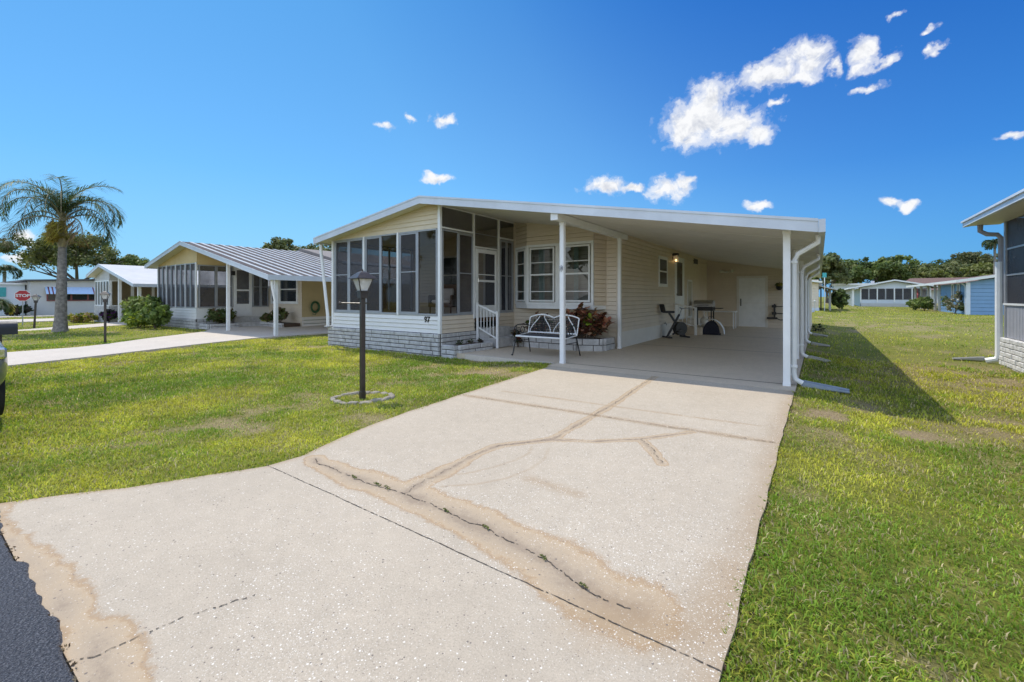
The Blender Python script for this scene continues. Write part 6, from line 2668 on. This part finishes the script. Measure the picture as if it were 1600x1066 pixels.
# ---------- blue home on the right
BL = thing('blue_home', 'light blue home with white posts, low sloping white eave and a dark shaded end wall', 'house', (9.8, 50, -.14))
wa = Wall((9.8, 59.5), (9.8, 50.0))      # faces -x, sunlit
wbk = Wall((9.8, 50.0), (18.5, 50.0))    # faces -y, shaded
m = MB()
wa.lap(m, 0, 9.5, -.14, [(0, 2.45), (9.5, 2.45)], .30, .03)
m.build('side_siding', M_blue, BL)
m = MB()
wbk.lap(m, 0, 8.7, -.14, [(0, 2.50), (4.6, 3.28), (8.7, 2.6)], .30, .03)
m.build('end_siding', M_blue, BL)
m = MB()
m.box(9.68, 9.92, 49.88, 50.02, -.14, 2.45)
m.build('corner_board', M_bluewhite, BL)
for s in (4.9, 6.9):
    m = MB()
    wa.frame(m, s - .35, s + .45, 1.0, 2.45, .13, .03, .10)
    wdw = m.build('window', M_white, BL)
    m = MB()
    wa.pane(m, s - .22, s + .32, 1.13, 2.32, .05)
    m.build('pane', M_dkglass, wdw)
m = MB()
m.extr([(9.15, 2.62), (14.4, 3.55), (19.0, 2.75), (19.0, 2.65), (14.4, 3.43), (9.15, 2.50)], 49.5, 74.5)
rf = m.build('roof', M_rediron, BL)
m = MB()
m.hexa([(9.13, 49.47, 2.45), (14.4, 49.47, 3.38), (14.4, 49.51, 3.38), (9.13, 49.51, 2.45), (9.13, 49.47, 2.66), (14.4, 49.47, 3.59), (14.4, 49.51, 3.59), (9.13, 49.51, 2.66)])
m.box(9.05, 9.15, 49.5, 74.5, 2.45, 2.66)
m.build('fascia', M_white, rf)
for y in (60.6, 62.4, 66.0, 70.0, 74.0):
    m = MB()
    m.box(9.75, 9.93, y - .1, y + .1, -.14, 2.5)
    m.build('post', M_white, BL)
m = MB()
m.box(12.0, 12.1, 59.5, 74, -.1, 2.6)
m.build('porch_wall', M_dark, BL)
m = MB()
m.tube([(9.5, 50.2, 2.4), (9.7, 50.2, 2.15), (9.72, 50.2, -.1)], .06, 6)
m.build('downpipe', M_bluewhite, BL)
m = MB()
for k in range(9):
    y0_, y1_ = .1 * k, .1 * (k + 1)
    z0_, z1_ = .12 * math.sin(k * 1.3), .12 * math.sin((k + 1) * 1.3)
    m.poly([(9.4 + z0_ * .5, 69.5 - y0_ * .6, 2.2 - y0_ * 1.0), (9.4 + z1_ * .5, 69.5 - y1_ * .6, 2.2 - y1_ * 1.0), (9.4 + z1_ * .5, 69.5 - y1_ * .6 - .2, .9 - y1_ * .2), (9.4 + z0_ * .5, 69.5 - y0_ * .6 - .1, .95 - y0_ * .2)])
m.tube([(9.7, 69.6, 1.2), (9.35, 69.6, 2.3)], .02, 5)
o = m.build('hanging_flag', M_flag)
tag(o, 'faded red flag hanging by the first white porch post of the blue home', 'flag')
make_bush('garden_bush', 'small round bush left of the white porch posts of the blue home', (8.35, 62.6, -.14), 1.5, 1.25, 40, 34, .15, HG, 81, 'bushes before the blue home')
make_bush('garden_bush', 'taller leafy bush in front of the white porch posts of the blue home', (8.75, 60.5, -.14), 1.7, 1.5, 50, 34, .15, HG, 82, 'bushes before the blue home')
make_bush('vine_plant', 'sparse spreading vine against the corner of the blue home', (9.3, 51.3, -.14), 2.0, 2.1, 26, 26, .14, [(.14, .18, .08), (.22, .20, .13)], 83)
m = MB()
m.lathe([(.22, -.14), (.34, .1), (.36, 1.6), (.2, 1.9), (.03, 2.2)], 10.4, 60.2, 10)
o = m.build('folded_umbrella', M_teal, smooth=True)
tag(o, 'folded teal umbrella standing between the porch and the blue siding', 'umbrella')

# ---------- white gabled home
WH = thing('white_gabled_home', 'white gabled home with a wide screened front beyond the far lawn', 'house', (4.6, 81.5, -.14))
ww = Wall((4.9, 81.6), (12.4, 81.6))
m = MB()
ww.box(m, 0, 7.5, -.2, .32, -.1, .0)
m.build('skirt', M_grey, WH)
m = MB()
ww.box(m, 0, 7.5, .32, .82, -.05, .02)
m.build('lower_siding', M_bluewhite, WH)
m = MB()
ww.lap(m, 0, 7.5, 2.45, [(0, 2.62), (3.75, 3.45), (7.5, 2.62)], .2, .01)
m.build('gable', M_bluewhite, WH)
panes_row(WH, ww, 0.05, 7.45, .82, 2.47, 8, M_alum, M_nscreen, w=.07)
m = MB()
for k in range(5):
    ww.box(m, k * 1.86, k * 1.86 + .12, .5, 2.5, .0, .08)
m.build('mullion', M_white, WH)
m = MB()
m.box(5.0, 12.3, 86, 86.2, -.2, 3.0)
m.build('inner_wall', M_grey, WH)
m = MB()
m.extr([(3.6, 2.55), (8.65, 3.66), (13.6, 2.6), (13.6, 2.5), (8.65, 3.54), (3.6, 2.43)], 80.9, 104)
rf = m.build('roof', M_rediron, WH)
m = MB()
for xa, za, xb, zb in ((3.58, 2.55, 8.65, 3.66), (8.65, 3.66, 13.62, 2.6)):
    m.hexa([(xa, 80.85, za - .16), (xb, 80.85, zb - .16), (xb, 80.91, zb - .16), (xa, 80.91, za - .16), (xa, 80.85, za + .03), (xb, 80.85, zb + .03), (xb, 80.91, zb + .03), (xa, 80.91, za + .03)])
m.box(3.5, 3.6, 80.9, 104, 2.4, 2.6)
m.build('fascia', M_white, rf)
for y in (81.7, 85, 89, 94, 100):
    m = MB()
    m.box(3.95, 4.2, y - .12, y + .12, -.2, 2.45)
    m.build('post', M_white, WH)
m = MB()
ww2 = Wall((4.9, 104), (4.9, 81.6))
ww2.box(m, 0, 22.4, -.2, 2.5, -.05, .0)
m.build('side_wall', M_bluewhite, WH)
m = MB()
m.box(6.3, 6.7, 84, 84.4, 3.1, 3.6)
m.build('roof_vent', M_white, rf)

# ---------- flat white building further back
FB = thing('flat_white_building', 'small flat-roofed white building between the tree line and the white gabled home', 'house', (3.3, 118, -.14))
m = MB()
m.box(2.6, 12, 116, 126, -.2, 3.6)
m.build('wall', M_bluewhite, FB)
m = MB()
m.box(2.2, 12.5, 115.6, 126, 3.6, 4.0)
m.build('roof', M_white, FB)
m = MB()
m.box(3.6, 6.0, 115.93, 116, 1.3, 2.9)
m.build('window', M_dkglass, FB)

BR = thing('brown_roof_home', 'long home with a brown-red shingled roof behind the blue and white homes', 'house', (16, 128, -.14))
m = MB()
m.box(15, 42, 126, 136, -.2, 2.6)
m.build('wall', M_grey, BR)
m = MB()
m.v = [(13.5, 124.5, 2.6), (43, 124.5, 2.6), (43, 137, 2.6), (13.5, 137, 2.6), (16.5, 130.5, 5.3), (41, 130.5, 5.3)]
m.f = [(0, 1, 5, 4), (1, 2, 5), (2, 3, 4, 5), (3, 0, 4), (0, 3, 2, 1)]
m.build('roof', M_rediron, BR)

# ---------- beige home behind the carport
BE = thing('beige_home', 'beige lap-sided home peeking out behind the carport eave', 'house', (-.6, 51.5, -.14))
wbe = Wall((-5.5, 50.5), (-.05, 50.5))
m = MB()
wbe.lap(m, 0, 5.45, .25, [(0, 2.9), (5.45, 2.9)], .26, .03)
m.box(-.10, -.05, 50.5, 62, .25, 2.7)
m.build('siding', M_siding, BE)
m = MB()
wbe.box(m, -.02, 5.5, -.2, .26, -.05, .04)
m.build('skirt', M_bluewhite, BE)
m = MB()
m.extr([(-6.5, 3.6), (.25, 2.75), (.25, 2.6), (-6.5, 3.45)], 50.0, 64)
m.build('roof', M_white, BE)
m = MB()
for y in (56, 60):
    m.box(.85, 1.0, y - .08, y + .08, -.14, 2.2)
m.extr([(-.05, 2.45), (1.5, 2.05), (1.5, 1.95), (-.05, 2.35)], 54, 64)
m.build('carport_frame', M_grey, BE)
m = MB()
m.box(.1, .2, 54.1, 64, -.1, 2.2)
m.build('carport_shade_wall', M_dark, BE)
m = MB()
m.lathe([(.03, -.14), (.05, .75), (.10, .9), (.04, 1.0)], -.35, 49.6, 8)
o = m.build('garden_tap_post', M_grey, smooth=True)
tag(o, 'short grey post standing before the beige home corner', 'post')
make_bush('hedge_bush', 'dense green hedge bush beside the beige home carport', (1.9, 63, -.14), 2.0, 2.4, 60, 30, .2, GREENS, 85)
make_bush('pale_bush', 'pale flowering bush at the end of the lawn strip before the tree line', (3.4, 104, -.14), 4.5, 2.8, 60, 30, .3, [(.30, .30, .20), (.16, .2, .08)], 86)
tp = thing('teal_sign', 'small teal panel on a white pole above the beige home carport', 'sign', (.35, 52, -.14))
m = MB()
m.tube([(.42, 52, -.14), (.42, 52, 3.4)], .035, 6)
m.build('pole', M_white, tp)
m = MB()
m.box(.26, .58, 51.95, 52.0, 3.15, 3.6)
m.build('panel', M_teal, tp)
# leaf litter beside the wall
croton('weed', 'small dark weed growing at the foot of the carport wall beside the far downpipe', (-.05, 21.0, -.12), (.5, .5), .5, 60, 88, [(.03, .05, .02)], .13)

# weeds growing in the driveway crack and litter at its edges
for k, (x, y, s) in enumerate([(-2.85, 2.03, .06), (-2.6, 2.045, .07), (-2.5, 2.05, .06), (-1.93, 2.045, .045), (-1.6, 2.03, .05), (-1.17, 1.965, .04), (-.9, 1.88, .045)]):
    rg = np.random.default_rng(200 + k)
    vs, q, tt2 = leaf_cloud([(x, y, .003), (x + s * .4, y - .008, .003), (x - s * .4, y + .004, .003)], [s * .22] * 3, 13, .008, [(.16, .19, .05), (.10, .13, .04), (.22, .20, .08)], rg, aspect=2, flat=.18)
    vs[:, 2] = np.maximum(vs[:, 2], .001)
    o = np_mesh('weed', vs, q, M_leaf, tint=tt2)
    tag(o, 'tiny green weed tuft growing in the long driveway crack', 'weed', 'weed tufts in the driveway crack')
rg = np.random.default_rng(77)
cs = np.stack([rg.uniform(-4.4, -2.1, 70), .395 + rg.normal(0, .016, 70), np.full(70, .003)], -1)
cs2 = np.stack([XR + .02 + rg.normal(0, .02, 160), rg.uniform(.5, 7.2, 160), np.full(160, -.01)], -1)
vs, q, tt2 = leaf_cloud(np.vstack([cs, cs2]), np.full(230, .015), 3, .010, [(.13, .09, .06), (.08, .05, .035), (.24, .19, .12)], rg, aspect=1.8, flat=.3)
o = np_mesh('leaf_litter', vs, q, M_leaf, tint=tt2)
tag(o, 'brown leaf litter and grit along the driveway edges', 'leaf litter', kind='stuff')
for o in bpy.data.objects:
    if '_wl' in o:
        del o['_wl']
